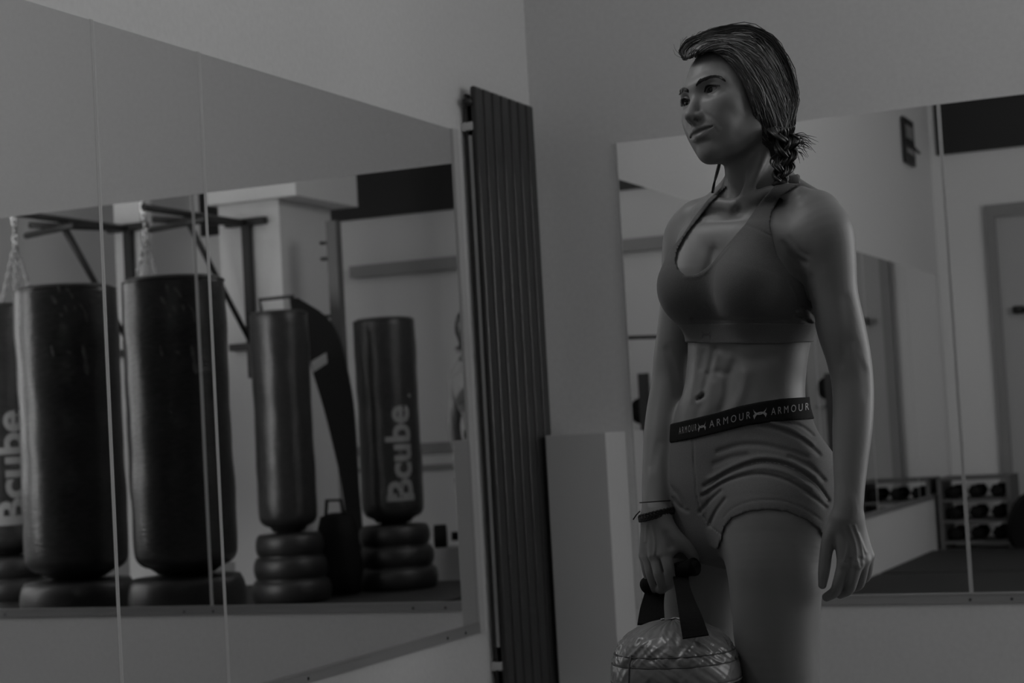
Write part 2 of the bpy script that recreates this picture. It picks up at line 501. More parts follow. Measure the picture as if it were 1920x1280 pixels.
bag_bracket(455, 295, 4.37, 'black steel bag bracket with braces on the thick white pillar', 'steel chain fanning out above the wide bag by the narrow mirror joint', -5.25)
bag_bracket(255, 95, 5.10, 'black steel bag bracket with braces on the slim pillar at left', 'steel chain fanning out above the wide bag at the left edge', -4.86)

# curved black striking shield on a frame between the two bags
pc = REAL(600, 840, 12.4)
sh = tag(empty('curved_pad', (pc[0], pc[1], 0)), 'tall curved black striking pad with pale lettered patch between two bags', 'pad')
ax = np.array([-(RT[0]), -(RT[1]), 0]); ax /= np.linalg.norm(ax)     # viewer's right, half a turn round
dp = np.array([ax[1], -ax[0], 0])*-1
cl = [(-36, 555, 8), (-10, 590, 30), (12, 640, 34), (25, 700, 32), (36, 760, 28), (44, 830, 22), (50, 900, 16), (55, 980, 13), (60, 1080, 10)]
PXM = FPX/12.4
vs, fs = [], []
for (dx, py, hw) in catmull(cl, 24):
    z = .98+(831-py)/PXM
    for q, t in ((-1, 0), (1, 0), (1, .12), (-1, .12)):
        P_ = ax*((dx+q*hw)/PXM)+dp*t; vs.append((P_[0], P_[1], max(z, .02)))
for i in range(23):
    for j in range(4):
        k = (j+1) % 4; fs.append((i*4+j, i*4+k, i*4+4+k, i*4+4+j))
fs += [(3, 2, 1, 0), (92, 93, 94, 95)]
mk('pad_body', vs, fs, M_DARK, sh, False)
def shp(dx, py, t): P_ = ax*(dx/PXM)+dp*t; return (P_[0], P_[1], .98+(831-py)/PXM)
tube('top_frame', [shp(-98, 590, .06), shp(-103, 553, .06), shp(-40, 550, .06), shp(-30, 590, .06)], .014, M_STEEL, sh, 8)
mk('patch', [shp(-10, 676, -.004), shp(20, 660, -.004), shp(21, 680, -.004), shp(-8, 697, -.004)], [(0, 1, 2, 3)], M_PRINT, sh)
box('foot', -.2, .3, -.2, .2, .021, .06, M_DARK, sh, .01)
# upright rack post with pegs
pp = REAL(645, 840, 12.75)
rk = tag(empty('rack_post', (pp[0], pp[1], .021)), 'grey upright rack post with black pegs behind the pads', 'rack post')
box('upright', -.04, .04, -.04, .04, 0, 2.5, mat('grey_steel', .12, .5), rk, .004)
box('foot', -.25, .25, -.06, .06, 0, .05, M_STEEL, rk, .004)
for z in (2.35, 2.24, 1.84, 1.55):
    q = -ax*.1
    tube('peg', [(0, 0, z), (q[0], q[1], z)], .012, M_STEEL, rk, 8)
# stack of dark pads at the foot of the rack
ps = REAL(622, 840, 11.72)
st = tag(empty('kit_bag', (ps[0], ps[1], .02)), 'black sports kit bag slumped on the mat between the ridged bases', 'bag')
vs, fs = lathe_data([(.02, 0), (.12, .01), (.135, .15), (.12, .38), (.09, .5), (.03, .52)], 24, wob=lambda a, z: .14*math.sin(2*a+3*z)+.05*math.sin(5*a+9*z))
mk('bag_body', vs, fs, M_DARK, st, True)
tube('handle', [(-.07, 0, .46), (-.05, .02, .60), (.05, .02, .60), (.08, 0, .45)], .012, M_DARK, st)
tube('buckle', [(-.02, -.115, .33), (.05, -.12, .31)], .014, M_CHROME, st)
# dumbbell on a stand to the right of the lettered bag
pdm = REAL(845, 1005, 12.6)
db = tag(empty('dumbbell', (pdm[0], pdm[1], 0)), 'black dumbbell on a low stand beside the Bcube bag', 'dumbbell')
zc = pdm[2]
def dpt(u, v=0): P_ = ax*u; return (P_[0], P_[1], zc+v)
for u0, u1, r in ((-.12, -.03, .085), (.0, .12, .03), (.12, .2, .06)): tube('weight_head' if r > .04 else 'grip', [dpt(u0), dpt(u0+.004), dpt(u1-.004), dpt(u1)], [r*.8, r, r, r*.8], M_DARK, db, 16)
box('stand', -.1, .1, -.1, .1, 0, zc-.07, M_TRIM, db)

# ------------------------------------------------------------------ things seen once, through the right mirror
def REAL1(px, py, y):                   # virtual depth y behind the right wall -> real place
    r_ = ray(px, py); l_ = (y-CAM[1])/r_[1]; p_ = CAM+r_*l_; return np.array([p_[0], -p_[1], p_[2]])


a0, a1 = REAL1(1783, 900, 7.2), REAL1(1888, 900, 7.2)
x0, x1 = .03, a1[0]+.05
shf = tag(empty('weight_shelf', (x0, -7.2, 0)), 'low three-tier shelf of weights against the wall end', 'shelf')
W_ = x1-x0
zs = [.06, .205, .35]
for xx in (0, W_-.03): box('side_panel', xx, xx+.03, -.22, .2, 0, .48, M_SHELF, shf, .004)
box('top_board', .0, W_, -.22, .2, .48, .50, M_SHELF, shf, .004)
for z in zs: box('tier', .03, W_-.03, -.22, .2, z-.02, z, M_SHELF, shf, .002)
k = 0
lab_t = ['bottom', 'middle', 'top']
for ti, z in enumerate(zs):
    nx = 3
    for i in range(nx):
        xx = x0+.10+i*(W_-.2)/(nx-1)
        dbl = tag(empty('hand_weight', (xx, -7.2, z)), 'black hand weight on the %s tier of the low shelf, %s' % (lab_t[ti], ['beside the left wall', 'in the middle', 'at the doorway end'][i]), 'dumbbell', 'hand weights on the %s tier' % lab_t[ti])
        r = .048
        for y0_, y1_ in ((-.16, -.06), (.06, .16)):
            tube('weight_head', [(0, y0_, r), (0, y0_+.01, r), (0, y1_-.01, r), (0, y1_, r)], [r*.75, r, r, r*.75], M_DARK, dbl, 6)
        tube('grip', [(0, -.07, r), (0, .07, r)], .016, M_CHROME, dbl)
# weight plate lying against the shelf
pl = REAL1(1900, 930, 6.9)
wp = tag(empty('weight_plate', (pl[0]+.05, -6.85, 0)), 'dark weight plate leaning beside the low shelf', 'weight plate')
pts = [(math.cos(a), math.sin(a)) for a in np.linspace(0, 2*math.pi, 33)]
mk('plate_body', *join_data([tube_data([(-.02, 0, .2), (-.018, 0, .2), (.018, 0, .2), (.02, 0, .2)], [.17, .2, .2, .17], 28)]), M_DARK, wp, False)
mk('plate_hub', *tube_data([(-.03, 0, .2), (.03, 0, .2)], .035, 14), M_CHROME, wp, True)
wp.rotation_euler = (0, .25, .5)
# barbell rack seen either side of the woman
b0 = REAL(1205, 633, 13.8)
bb = tag(empty('barbell_rack', (b0[0], b0[1], 0)), 'black barbell rack standing behind the woman in the mirror', 'rack')
def bp_(px, py, D=13.8): q_ = REAL(px, py, D); return (q_[0]-b0[0], q_[1]-b0[1], q_[2])
tube('barbell', [bp_(1150, 634), bp_(1360, 628), bp_(1620, 603)], .015, M_STEEL, bb)
tube('collar', [bp_(1608, 604), bp_(1626, 602)], .03, M_STEEL, bb, 14)
for px in (1204, 1553):
    q_ = bp_(px, 700)
    box('post', q_[0]-.035, q_[0]+.035, q_[1]-.035, q_[1]+.035, 0.02, q_[2], M_STEEL, bb, .003)
q_ = bp_(1553, 720); tube('weight_disc', [(q_[0], q_[1]-.03, q_[2]-.03), (q_[0], q_[1]+.03, q_[2]-.03)], .09, M_DARK, bb, 20)
q_ = bp_(1204, 770); tube('weight_disc', [(q_[0], q_[1]-.03, q_[2]), (q_[0], q_[1]+.03, q_[2])], .10, M_DARK, bb, 20)

# ------------------------------------------------------------------ the woman: one continuous body grown from a distance field
# the field lives in a metric frame parallel to the camera's axes (right, forward, up)
D0 = 3.2


def Q(px, py, D=D0):
    return np.array([(px-960)/FPX*D, D, -(py-640)/FPX*D])


def to_world(P):
    return np.asarray(P) @ CM.T + CAM


UPC = CM.T @ np.array([0, 0, 1.])          # world up in that frame


class Grid:
    def __init__(s, lo, hi, h):
        s.lo = np.array(lo, float); s.h = h
        s.n = np.ceil((np.array(hi)-s.lo)/h).astype(int)+1
        s.ax = [(s.lo[i]+h*np.arange(s.n[i])).astype(np.float32) for i in range(3)]
        s.d = np.full(s.n, 1., np.float32)

    def sub(s, lo, hi):
        i0 = np.maximum(0, np.floor((np.array(lo)-s.lo)/s.h).astype(int)); i1 = np.minimum(s.n, np.ceil((np.array(hi)-s.lo)/s.h).astype(int)+1)
        if np.any(i1 <= i0): return None
        sl = tuple(slice(a, b) for a, b in zip(i0, i1))
        return sl, s.ax[0][sl[0]][:, None, None], s.ax[1][sl[1]][None, :, None], s.ax[2][sl[2]][None, None, :]

    def sample(s, P):
        g = (np.asarray(P)-s.lo)/s.h; g = np.clip(g, 0, np.array(s.n)-1.001); i = g.astype(int); t = g-i; r = 0
        for a in (0, 1):
            for b in (0, 1):
                for c in (0, 1):
                    w_ = (t[:, 0] if a else 1-t[:, 0])*(t[:, 1] if b else 1-t[:, 1])*(t[:, 2] if c else 1-t[:, 2])
                    r = r+w_*s.d[i[:, 0]+a, i[:, 1]+b, i[:, 2]+c]
        return r


def smin(a, b, k):
    h = np.clip(.5+.5*(b-a)/k, 0, 1); return b+(a-b)*h-k*h*(1-h)


def smax(a, b, k): return -smin(-a, -b, k)


def op_prim(lo, hi, fn, k=.01, mode='u', pad=.02):
    lo = np.array(lo)-k-pad; hi = np.array(hi)+k+pad
    def run(g):
        q = g.sub(lo, hi)
        if q is None: return
        sl, X, Y, Z = q; f = fn(X, Y, Z).astype(np.float32)
        if mode == 'u': g.d[sl] = smin(g.d[sl], f, k)
        else: g.d[sl] = smax(g.d[sl], -f, k)
    return run


def limb(pts, k=.012, n=None, mode='u'):
    """chain of (point, radius), splined, united into one smooth limb"""
    A = np.array([[*p, r] for p, r in pts])
    n = n or 7*len(A); S = catmull(A, n) if len(A) > 2 else np.array([A[0]+(A[1]-A[0])*t for t in np.linspace(0, 1, n)])
    lo = (S[:, :3]-S[:, 3:]).min(0); hi = (S[:, :3]+S[:, 3:]).max(0)
    def run(g):
        q = g.sub(lo-k-.02, hi+k+.02)
        if q is None: return
        sl, X, Y, Z = q; F = np.full(np.broadcast_shapes(X.shape, Y.shape, Z.shape), 1., np.float32)
        g2lo = np.array([X.flat[0], Y.flat[0], Z.flat[0]])
        for a, b in zip(S[:-1], S[1:]):
            l2 = np.minimum(a[:3]-a[3], b[:3]-b[3])-k-.02; h2 = np.maximum(a[:3]+a[3], b[:3]+b[3])+k+.02
            i0 = np.maximum(0, np.floor((l2-g2lo)/g.h).astype(int)); i1 = np.minimum(F.shape, np.ceil((h2-g2lo)/g.h).astype(int)+1)
            if np.any(i1 <= i0): continue
            s2 = tuple(slice(u, v) for u, v in zip(i0, i1))
            x = X[s2[0]]-a[0]; y = Y[:, s2[1]]-a[1]; z = Z[:, :, s2[2]]-a[2]; e = b[:3]-a[:3]; L = max(1e-9, float(e@e))
            t = np.clip((x*e[0]+y*e[1]+z*e[2])/L, 0, 1)
            dd = np.sqrt((x-t*e[0])**2+(y-t*e[1])**2+(z-t*e[2])**2)-(a[3]+(b[3]-a[3])*t)
            F[s2] = np.minimum(F[s2], dd)
        g.d[sl] = smin(g.d[sl], F, k) if mode == 'u' else smax(g.d[sl], -F, k)
    return run


def ell(c, r, B=None, k=.01, mode='u'):
    c = np.array(c, float); r = np.array(r, float); R = r.max()
    B = np.eye(3) if B is None else B
    def fn(X, Y, Z):
        x, y, z = X-c[0], Y-c[1], Z-c[2]
        u = [(x*B[0, i]+y*B[1, i]+z*B[2, i]) for i in range(3)]
        e = np.sqrt(sum((u[i]/r[i])**2 for i in range(3)))+1e-6; g_ = np.sqrt(sum((u[i]/r[i]**2)**2 for i in range(3)))+1e-6
        return e*(e-1)/g_
    return op_prim(c-R, c+R, fn, k, mode)


def px_dist(PX, PY, poly):
    dm = None
    for (ax_, ay), (bx, by) in zip(poly[:-1], poly[1:]):
        ex, ey = bx-ax_, by-ay; t = np.clip(((PX-ax_)*ex+(PY-ay)*ey)/(ex*ex+ey*ey+1e-9), 0, 1)
        q = np.hypot(PX-ax_-t*ex, PY-ay-t*ey); dm = q if dm is None else np.minimum(dm, q)
    return dm


def groove(poly, sig, amp, dmax=D0+.02, dmin=2.8, n=14, ends=True):
    """press (amp>0) or raise (amp<0) the near surface along a curve"""
    P = catmull(poly, n) if len(poly) > 2 else np.array(poly, float)
    m = sig*2.4
    lo = Q(P[:, 0].min()-m, P[:, 1].max()+m, dmin); hi = Q(P[:, 0].max()+m, P[:, 1].min()-m, dmax)
    l2 = Q(P[:, 0].min()-m, P[:, 1].max()+m, dmax); h2 = Q(P[:, 0].max()+m, P[:, 1].min()-m, dmin)
    lo_, hi_ = np.minimum(lo, l2), np.maximum(hi, h2); lo_[1], hi_[1] = dmin, dmax
    def run(g):
        q = g.sub(lo_, hi_)
        if q is None: return
        sl, X, Y, Z = q; PX = 960+FPX*X/Y; PY = 640-FPX*Z/Y
        g.d[sl] += (amp*np.exp(-(px_dist(PX, PY, P)/sig)**2)*np.clip((dmax-Y)/.02, 0, 1)).astype(np.float32)
    return run


def poly_sdf(PX, PY, poly):
    """signed distance in pixels, negative inside"""
    P = np.array(poly, float); n = len(P); ins = np.zeros(np.broadcast(PX, PY).shape, bool)
    for i in range(n):
        (x1, y1), (x2, y2) = P[i], P[(i+1) % n]
        if y1 == y2: continue
        c = ((y1 > PY) != (y2 > PY)) & (PX < (x2-x1)*(PY-y1)/(y2-y1)+x1); ins ^= c
    d = px_dist(PX, PY, np.vstack([P, P[:1]]))
    return np.where(ins, -d, d)


def prism(poly):
    def run(g):
        X = g.ax[0][:, None, None]; Y = g.ax[1][None, :, None]; Z = g.ax[2][None, None, :]
        near = np.abs(g.d) < .03
        idx = np.nonzero(near); x = g.ax[0][idx[0]]; y = g.ax[1][idx[1]]; z = g.ax[2][idx[2]]
        pd = poly_sdf(960+FPX*x/y, 640-FPX*z/y, poly)*y/FPX
        v = g.d[idx]; g.d[idx] = np.maximum(v, pd.astype(np.float32))
    return run


def surfnet(g):
    d = g.d; ins = d < 0; n = np.array(d.shape)-1
    cnt = np.zeros(n, np.uint8); cs = [(a, b, c) for a in (0, 1) for b in (0, 1) for c in (0, 1)]
    for a, b, c in cs: cnt += ins[a:a+n[0], b:b+n[1], c:c+n[2]]
    idx = np.argwhere((cnt > 0) & (cnt < 8)); m = len(idx)
    vid = np.full(n, -1, np.int32); vid[tuple(idx.T)] = np.arange(m)
    acc = np.zeros((m, 3)); num = np.zeros(m)
    for a in cs:
        for ax_ in range(3):
            if a[ax_]: continue
            b = list(a); b[ax_] = 1
            va = d[tuple((idx+a).T)]; vb = d[tuple((idx+b).T)]; x = (va < 0) != (vb < 0)
            t = np.where(x, va/(va-vb+1e-20), 0); p = np.repeat(np.array(a, float)[None], m, 0); p[:, ax_] = t
            acc[x] += p[x]; num[x] += 1
    vt = g.lo+(idx+acc/num[:, None])*g.h
    F = []
    for ax_ in range(3):
        u, v = (ax_+1) % 3, (ax_+2) % 3
        s0 = [slice(None)]*3; s1 = [slice(None)]*3; s0[ax_] = slice(0, -1); s1[ax_] = slice(1, None)
        A, B = ins[tuple(s0)], ins[tuple(s1)]
        e = np.argwhere(A != B)
        e = e[(e[:, u] > 0) & (e[:, v] > 0) & (e[:, u] < n[u]) & (e[:, v] < n[v])]
        fl = A[tuple(e.T)]
        def cell(du, dv):
            q = e.copy(); q[:, u] -= du; q[:, v] -= dv; return vid[tuple(q.T)]
        q = np.stack([cell(1, 1), cell(0, 1), cell(0, 0), cell(1, 0)], 1)
        q[~fl] = q[~fl][:, ::-1]
        F.append(q)
    return vt, np.vstack(F)


def smooth_mesh(v, f, it=2, lam=.5):
    e = np.vstack([f[:, [0, 1]], f[:, [1, 2]], f[:, [2, 3]], f[:, [3, 0]]]); e = np.vstack([e, e[:, ::-1]])
    deg = np.bincount(e[:, 0], minlength=len(v)).astype(float)
    def lap(v):
        s = np.stack([np.bincount(e[:, 0], weights=v[e[:, 1], i], minlength=len(v)) for i in range(3)], 1)
        return s/np.maximum(deg, 1)[:, None]-v
    for _ in range(it):
        v = v+lam*lap(v); v = v-(lam*1.04)*lap(v)
    return v


def np_mesh(name, v, f, m, parent):
    """v in the field's frame; parent already has its place, so write local coordinates"""
    me = bpy.data.meshes.new(name); w_ = to_world(v)-np.array(parent.location)
    me.vertices.add(len(w_)); me.vertices.foreach_set('co', w_.astype(np.float32).ravel())
    f = f.astype(np.int32); k = f.shape[1]
    me.loops.add(f.size); me.loops.foreach_set('vertex_index', f.ravel())
    me.polygons.add(len(f)); me.polygons.foreach_set('loop_start', np.arange(0, f.size, k, dtype=np.int32))
    me.update(calc_edges=True); me.validate(); me.shade_smooth()
    return link(name, me, parent, m)


def mesh_field(g, keep=None, it=3):
    v, f = surfnet(g)
    v = smooth_mesh(v, f, it)
    if keep is not None:
        ok = keep(v[f].mean(1)); f = f[ok]
        u, inv = np.unique(f, return_inverse=True); v = v[u]; f = inv.reshape(f.shape)
    return v, f


# ---- torso frame
TH = math.radians(46.5)
TL = np.array([math.cos(TH), -math.sin(TH), 0]); TF = np.array([-math.sin(TH), -math.cos(TH), 0])
ST = [(395, 1335, 1490, .100), (430, 1303, 1522, .122), (500, 1288, 1526, .13), (560, 1287, 1527, .13), (600, 1293, 1522, .126), (640, 1297, 1508, .115),
      (680, 1296, 1503, .112), (720, 1291, 1500, .112), (760, 1280, 1501, .122), (800, 1272, 1512, .138), (840, 1266, 1530, .153),
      (880, 1263, 1540, .163), (920, 1261, 1547, .168), (960, 1262, 1550, .168), (1000, 1272, 1548, .158), (1040, 1295, 1540, .14)]
_sp = catmull([[a, (b+c)/2, (c-b)/2, d] for a, b, c, d in ST], 120)


def torso_fn(X, Y, Z):
    z = Z.ravel(); py = 640-z/D0*FPX; o = np.argsort(_sp[:, 0])
    cx = np.interp(py, _sp[o, 0], _sp[o, 1]); w_ = np.interp(py, _sp[o, 0], _sp[o, 2])/FPX*D0; a = np.interp(py, _sp[o, 0], _sp[o, 3])
    b = np.sqrt(np.maximum(w_**2-(a*math.cos(TH))**2, .0025))/math.sin(TH)
    cx = (cx-960)/FPX*D0
    x = X-cx[None, None, :]; y = Y-D0
    u = (x*TL[0]+y*TL[1])/a[None, None, :]; v = (x*TF[0]+y*TF[1])/b[None, None, :]
    e = (np.abs(u)**2.25+np.abs(v)**2.25)**(1/2.25)+1e-6
    r = np.sqrt(x*x+y*y)+1e-6
    d = r*(1-1/np.maximum(e, .05))*.85
    top = (Z-Q(0, 392)[2]); bot = Q(0, 1045)[2]-Z
    d = smax(d, np.broadcast_to(top, d.shape), .03); return smax(d, np.broadcast_to(bot, d.shape), .03)


def torso_op(k=.02):
    lo = Q(1230, 1050); hi = Q(1590, 385); lo[1], hi[1] = D0-.17, D0+.17
    return op_prim(lo, hi, torso_fn, k)


def T(py, l, fwd, cx=1405): return Q(cx, py)+TL*l+TF*fwd


def breasts(k):
    B = np.array([TL, TF, [0, 0, 1]]).T
    return [ell(T(545, .066, .068), (.060, .062, .060), B, k), ell(T(545, -.066, .066), (.060, .062, .060), B, k),
            limb([(T(450, .08, .05), .03), (T(520, .07, .07), .045)], k), limb([(T(450, -.08, .05), .03), (T(520, -.07, .068), .045)], k)]


# ---- limbs (pixel, depth, radius)
LLEG = [((1462, 915), -.05, .088), ((1452, 960), -.08, .089), ((1450, 1000), -.09, .0855), ((1451, 1050), -.10, .080), ((1454, 1100), -.10, .0775), ((1455, 1150), -.10, .0740),
        ((1456, 1200), -.10, .0705), ((1462, 1280), -.10, .0645), ((1464, 1350), -.10, .056), ((1466, 1390), -.09, .051), ((1468, 1450), -.07, .052), ((1470, 1520), -.05, .054), ((1470, 1600), -.04, .046), ((1470, 1700), -.04, .036), ((1470, 1790), -.04, .036)]
RLEG = [((1345, 915), .05, .088), ((1338, 960), .06, .088), ((1330, 1020), .07, .083), ((1322, 1100), .09, .077), ((1318, 1180), .10, .071), ((1318, 1280), .11, .062), ((1318, 1340), .11, .054), ((1318, 1390), .12, .05), ((1320, 1480), .13, .053), ((1322, 1580), .14, .045), ((1324, 1690), .14, .035), ((1324, 1770), .14, .036)]
LARM = [((1527, 408), -.10, .046), ((1543, 440), -.115, .0515), ((1553, 485), -.12, .0465), ((1563, 550), -.125, .0405), ((1577, 615), -.13, .0405), ((1590, 665), -.135, .0375), ((1598, 712), -.14, .0350), ((1600, 760), -.15, .0338), ((1598, 810), -.16, .0325), ((1595, 860), -.17, .0290), ((1593, 910), -.18, .0253), ((1591, 945), -.185, .0245), ((1588, 968), -.185, .0245)]
RARM = [((1310, 418), .10, .042), ((1292, 445), .115, .0455), ((1283, 490), .115, .0405), ((1280, 550), .115, .0385), ((1272, 615), .115, .0375), ((1262, 670), .115, .0350), ((1257, 715), .11, .0335), ((1247, 765), .095, .0325), ((1239, 810), .075, .0300), ((1234, 855), .055, .0270), ((1230, 905), .03, .0248), ((1229, 945), .01, .0235), ((1230, 968), .0, .0240)]


def L_(lst): return [(Q(*p, D0+dd), r) for p, dd, r in lst]


SKIN = [torso_op()]
SKIN += breasts(.03)
SKIN += [limb(L_(LLEG), .035, 60), limb(L_(RLEG), .035, 60)]
# glutes
SKIN += [ell(T(935, .075, -.055, 1405), (.085, .075, .085), None, .04), ell(T(935, -.075, -.055, 1405), (.085, .075, .085), None, .04)]
# neck, trapezius, clavicles, shoulders
SKIN += [limb([(Q(1425, 405, D0+.01), .058), (Q(1413, 350, D0+.005), .0485), (Q(1410, 300, D0), .0475), (Q(1415, 250, D0), .05)], .022),
         limb([(Q(1445, 300, D0+.03), .022), (Q(1470, 352, D0-.01), .030), (Q(1530, 402, D0-.08), .038)], .03),
         limb([(Q(1400, 320, D0+.05), .022), (Q(1365, 372, D0+.06), .030), (Q(1305, 428, D0+.105), .034)], .03)]
SKIN += [limb(L_(LARM), .016, 60), limb(L_(RARM), .016, 60)]
# pectoral / armpit bridges, latissimus
SKIN += [limb([(Q(1420, 455, D0-.07), .03), (Q(1490, 450, D0-.11), .033), (Q(1530, 470, D0-.115), .033)], .025),
         limb([(Q(1345, 455, D0+.0), .03), (Q(1300, 460, D0+.08), .03)], .025),
         limb([(Q(1520, 470, D0-.04), .035), (Q(1500, 560, D0+.0), .035), (Q(1482, 660, D0+.005), .026), (Q(1470, 760, D0+.0), .02)], .03)]
SKIN += [limb([(Q(1387, 384, D0-.055), .010), (Q(1418, 369, D0-.062), .0105), (Q(1450, 358, D0-.075), .010), (Q(1500, 362, D0-.10), .012)], .016),
         limb([(Q(1372, 384, D0-.045), .009), (Q(1340, 381, D0-.01), .010), (Q(1315, 396, D0+.05), .011)], .016),
         limb([(Q(1437, 268, D0-.035), .012), (Q(1415, 325, D0-.052), .011), (Q(1391, 380, D0-.056), .007)], .012)]
# muscles and small relief of the belly, arms
SKIN += [groove([(1340, 655), (1331, 690), (1321, 725), (1315, 742)], 5, .0028), groove([(1312, 762), (1306, 785)], 6, .0012),
         groove([(1376, 682), (1366, 712), (1362, 745), (1352, 772)], 9, .0045), groove([(1398, 700), (1391, 735), (1375, 768)], 10, -.0035),
         groove([(1345, 650), (1400, 672), (1450, 668)], 12, .003), groove([(1330, 700), (1345, 697), (1362, 700)], 6, .0022),
         groove([(1320, 660), (1316, 690)], 5, .002), groove([(1345, 665), (1338, 700)], 6, -.002), groove([(1335, 720), (1326, 770)], 9, -.002),
         groove([(1420, 690), (1440, 730), (1435, 765)], 16, .002), groove([(1305, 655), (1302, 700), (1295, 750)], 6, -.002)]
SKIN += [groove([(1309, 748), (1315, 744.5), (1320, 740)], 2.8, .008, n=6), groove([(1306, 742), (1317, 734)], 3.5, -.0015), groove([(1310, 755), (1322, 748)], 4, -.001)]
SKIN += [groove([(1340, 470), (1333, 492), (1326, 510)], 9, .004), groove([(1392, 378), (1384, 392)], 8, .004)]
SKIN += [groove([(1470, 455), (1490, 480), (1512, 492)], 4, .003), groove([(1462, 450), (1478, 475), (1500, 497)], 3, .002), groove([(1480, 445), (1500, 470), (1516, 480)], 3, .002),
         groove([(1522, 520), (1524, 555), (1530, 600)], 5, .002)]
SKIN += [groove([(1600, 640), (1618, 690), (1622, 740)], 8, .0012), groove([(1610, 660), (1628, 690)], 6, -.0008), groove([(1585, 560), (1590, 620), (1580, 680)], 9, .002),
         groove([(1600, 930), (1607, 960)], 3, -.001), groove([(1575, 880), (1590, 930), (1600, 965)], 4, -.0012),
         groove([(1250, 655), (1262, 690), (1272, 740)], 7, .0025, D0+.14), groove([(1218, 880), (1214, 930), (1218, 960)], 3, -.0015, D0+.14), groove([(1236, 830), (1222, 880)], 6, .0015, D0+.14)]
# left hand, hanging relaxed
HD = D0-.185
def hq(px, py, dd=0): return Q(px, py, HD+dd)
FING = [[(1575, 972, 0), (1583, 1056, -.004), (1573, 1090, -.001), (1566, 1108, .012), (1550, 1119, .022)],
        [(1586, 970, -.003), (1605, 1056, -.008), (1597, 1090, -.004), (1591, 1105, .010), (1575, 1114, .024)],
        [(1596, 970, -.002), (1619, 1050, .002), (1615, 1080, .008), (1610, 1096, .022), (1597, 1102, .036)],
        [(1604, 970, .004), (1628, 1042, .014), (1627, 1068, .020), (1623, 1083, .032), (1612, 1088, .044)]]
RAD_ = [(.0135, .0115, .0100, .0092, .0075), (.0140, .0118, .0098, .0090, .0073), (.0135, .0110, .0092, .0085, .0068), (.0125, .0100, .0082, .0075, .0060)]
for F_, r_ in zip(FING, RAD_):
    SKIN.append(limb([(hq(*F_[0]), r_[0]), (hq(*F_[1]), r_[1])], .012, 8))
for F_, r_ in zip(FING, RAD_):
    SKIN.append(limb([(hq(*a), b) for a, b in zip(F_[1:], r_[1:])], .0035, 24))
SKIN.append(limb([(hq(1585, 1000, .012), .016), (hq(1590, 1040, .016), .014)], .012))
SKIN.append(limb([(hq(1572, 975, .005), .016), (hq(1556, 1005, .005), .0125), (hq(1549, 1035, .006), .0105), (hq(1545, 1070, .008), .0098), (hq(1542, 1096, .010), .0070)], .006, 30))
SKIN += [groove([(1582, 990), (1590, 1020), (1584, 1050)], 2.6, -.0012), groove([(1592, 985), (1604, 1020), (1606, 1050)], 2.4, -.0014), groove([(1603, 985), (1614, 1020), (1619, 1045)], 2.4, -.0012),
         groove([(1610, 1000), (1624, 1036)], 2.2, -.001), groove([(1594, 1048), (1596, 1064)], 3, .0016), groove([(1612, 1046), (1614, 1060)], 3, .0016)]
# right hand, closed round the bag's handle
RD = D0-.005
def rq(px, py, dd=0): return Q(px, py, RD+dd)
SKIN += [limb([(rq(1224, 965, .008), .016), (rq(1217, 1042, .020), .0125)], .012, 8), limb([(rq(1230, 965, 0), .017), (rq(1229, 1040, -.004), .0135)], .012, 8),
         limb([(rq(1238, 968, -.004), .016), (rq(1246, 1034, -.018), .0130)], .012, 8), limb([(rq(1220, 970, .012), .014), (rq(1210, 1040, .034), .0115)], .012, 8)]
RF = [[(1246, 1034, -.018), (1254, 1066, -.026), (1257, 1090, -.014), (1246, 1097, .006), (1240, 1080, .014)],
      [(1229, 1042, -.004), (1236, 1076, -.012), (1243, 1099, .000), (1236, 1103, .020), (1232, 1085, .028)],
      [(1216, 1044, .018), (1221, 1076, .012), (1228, 1099, .022), (1226, 1102, .040), (1224, 1085, .046)],
      [(1209, 1042, .032), (1213, 1070, .030), (1219, 1090, .040), (1220, 1094, .056), (1220, 1080, .060)]]
RR = [(.0115, .0102, .0096, .0085, .0070), (.0118, .0102, .0096, .0085, .007), (.011, .0096, .009, .008, .007), (.0098, .0085, .0078, .007, .006)]
for F_, r_ in zip(RF, RR): SKIN.append(limb([(rq(*a), b) for a, b in zip(F_, r_)], .0035, 30))
SKIN.append(limb([(rq(1238, 972, -.006), .018), (rq(1259, 1002, -.014), .0165), (rq(1285, 1024, -.018), .0115), (rq(1300, 1042, -.012), .0100), (rq(1304, 1056, .000), .0078)], .007, 30))
SKIN.append(limb([(rq(1244, 1000, -.006), .013), (rq(1254, 1030, -.016), .0115), (rq(1268, 1026, -.016), .0085)], .010))
SKIN += [groove([(1222, 985), (1228, 1015), (1226, 1040)], 2.6, -.0014, D0+.1), groove([(1212, 985), (1210, 1015)], 2.4, -.001, D0+.1), groove([(1237, 1046), (1243, 1070)], 3, .0010, D0+.05),
         groove([(1221, 1046), (1226, 1070)], 3, .0010, D0+.05), groove([(1250, 1000), (1256, 1025)], 6, .002, D0+.05)]

# ---- head (own frame: left, forward, up; unit = metres of a standard head, scaled by HS)
def head_basis(yaw, pit, rol):
    L = np.array([math.cos(yaw), -math.sin(yaw), 0]); F = np.array([-math.sin(yaw), -math.cos(yaw), 0]); U = np.array([0, 0, 1.])
    F2 = F*math.cos(pit)+U*math.sin(pit); U2 = U*math.cos(pit)-F*math.sin(pit)
    return np.array([L*math.cos(rol)+U2*math.sin(rol), F2, U2*math.cos(rol)-L*math.sin(rol)]).T


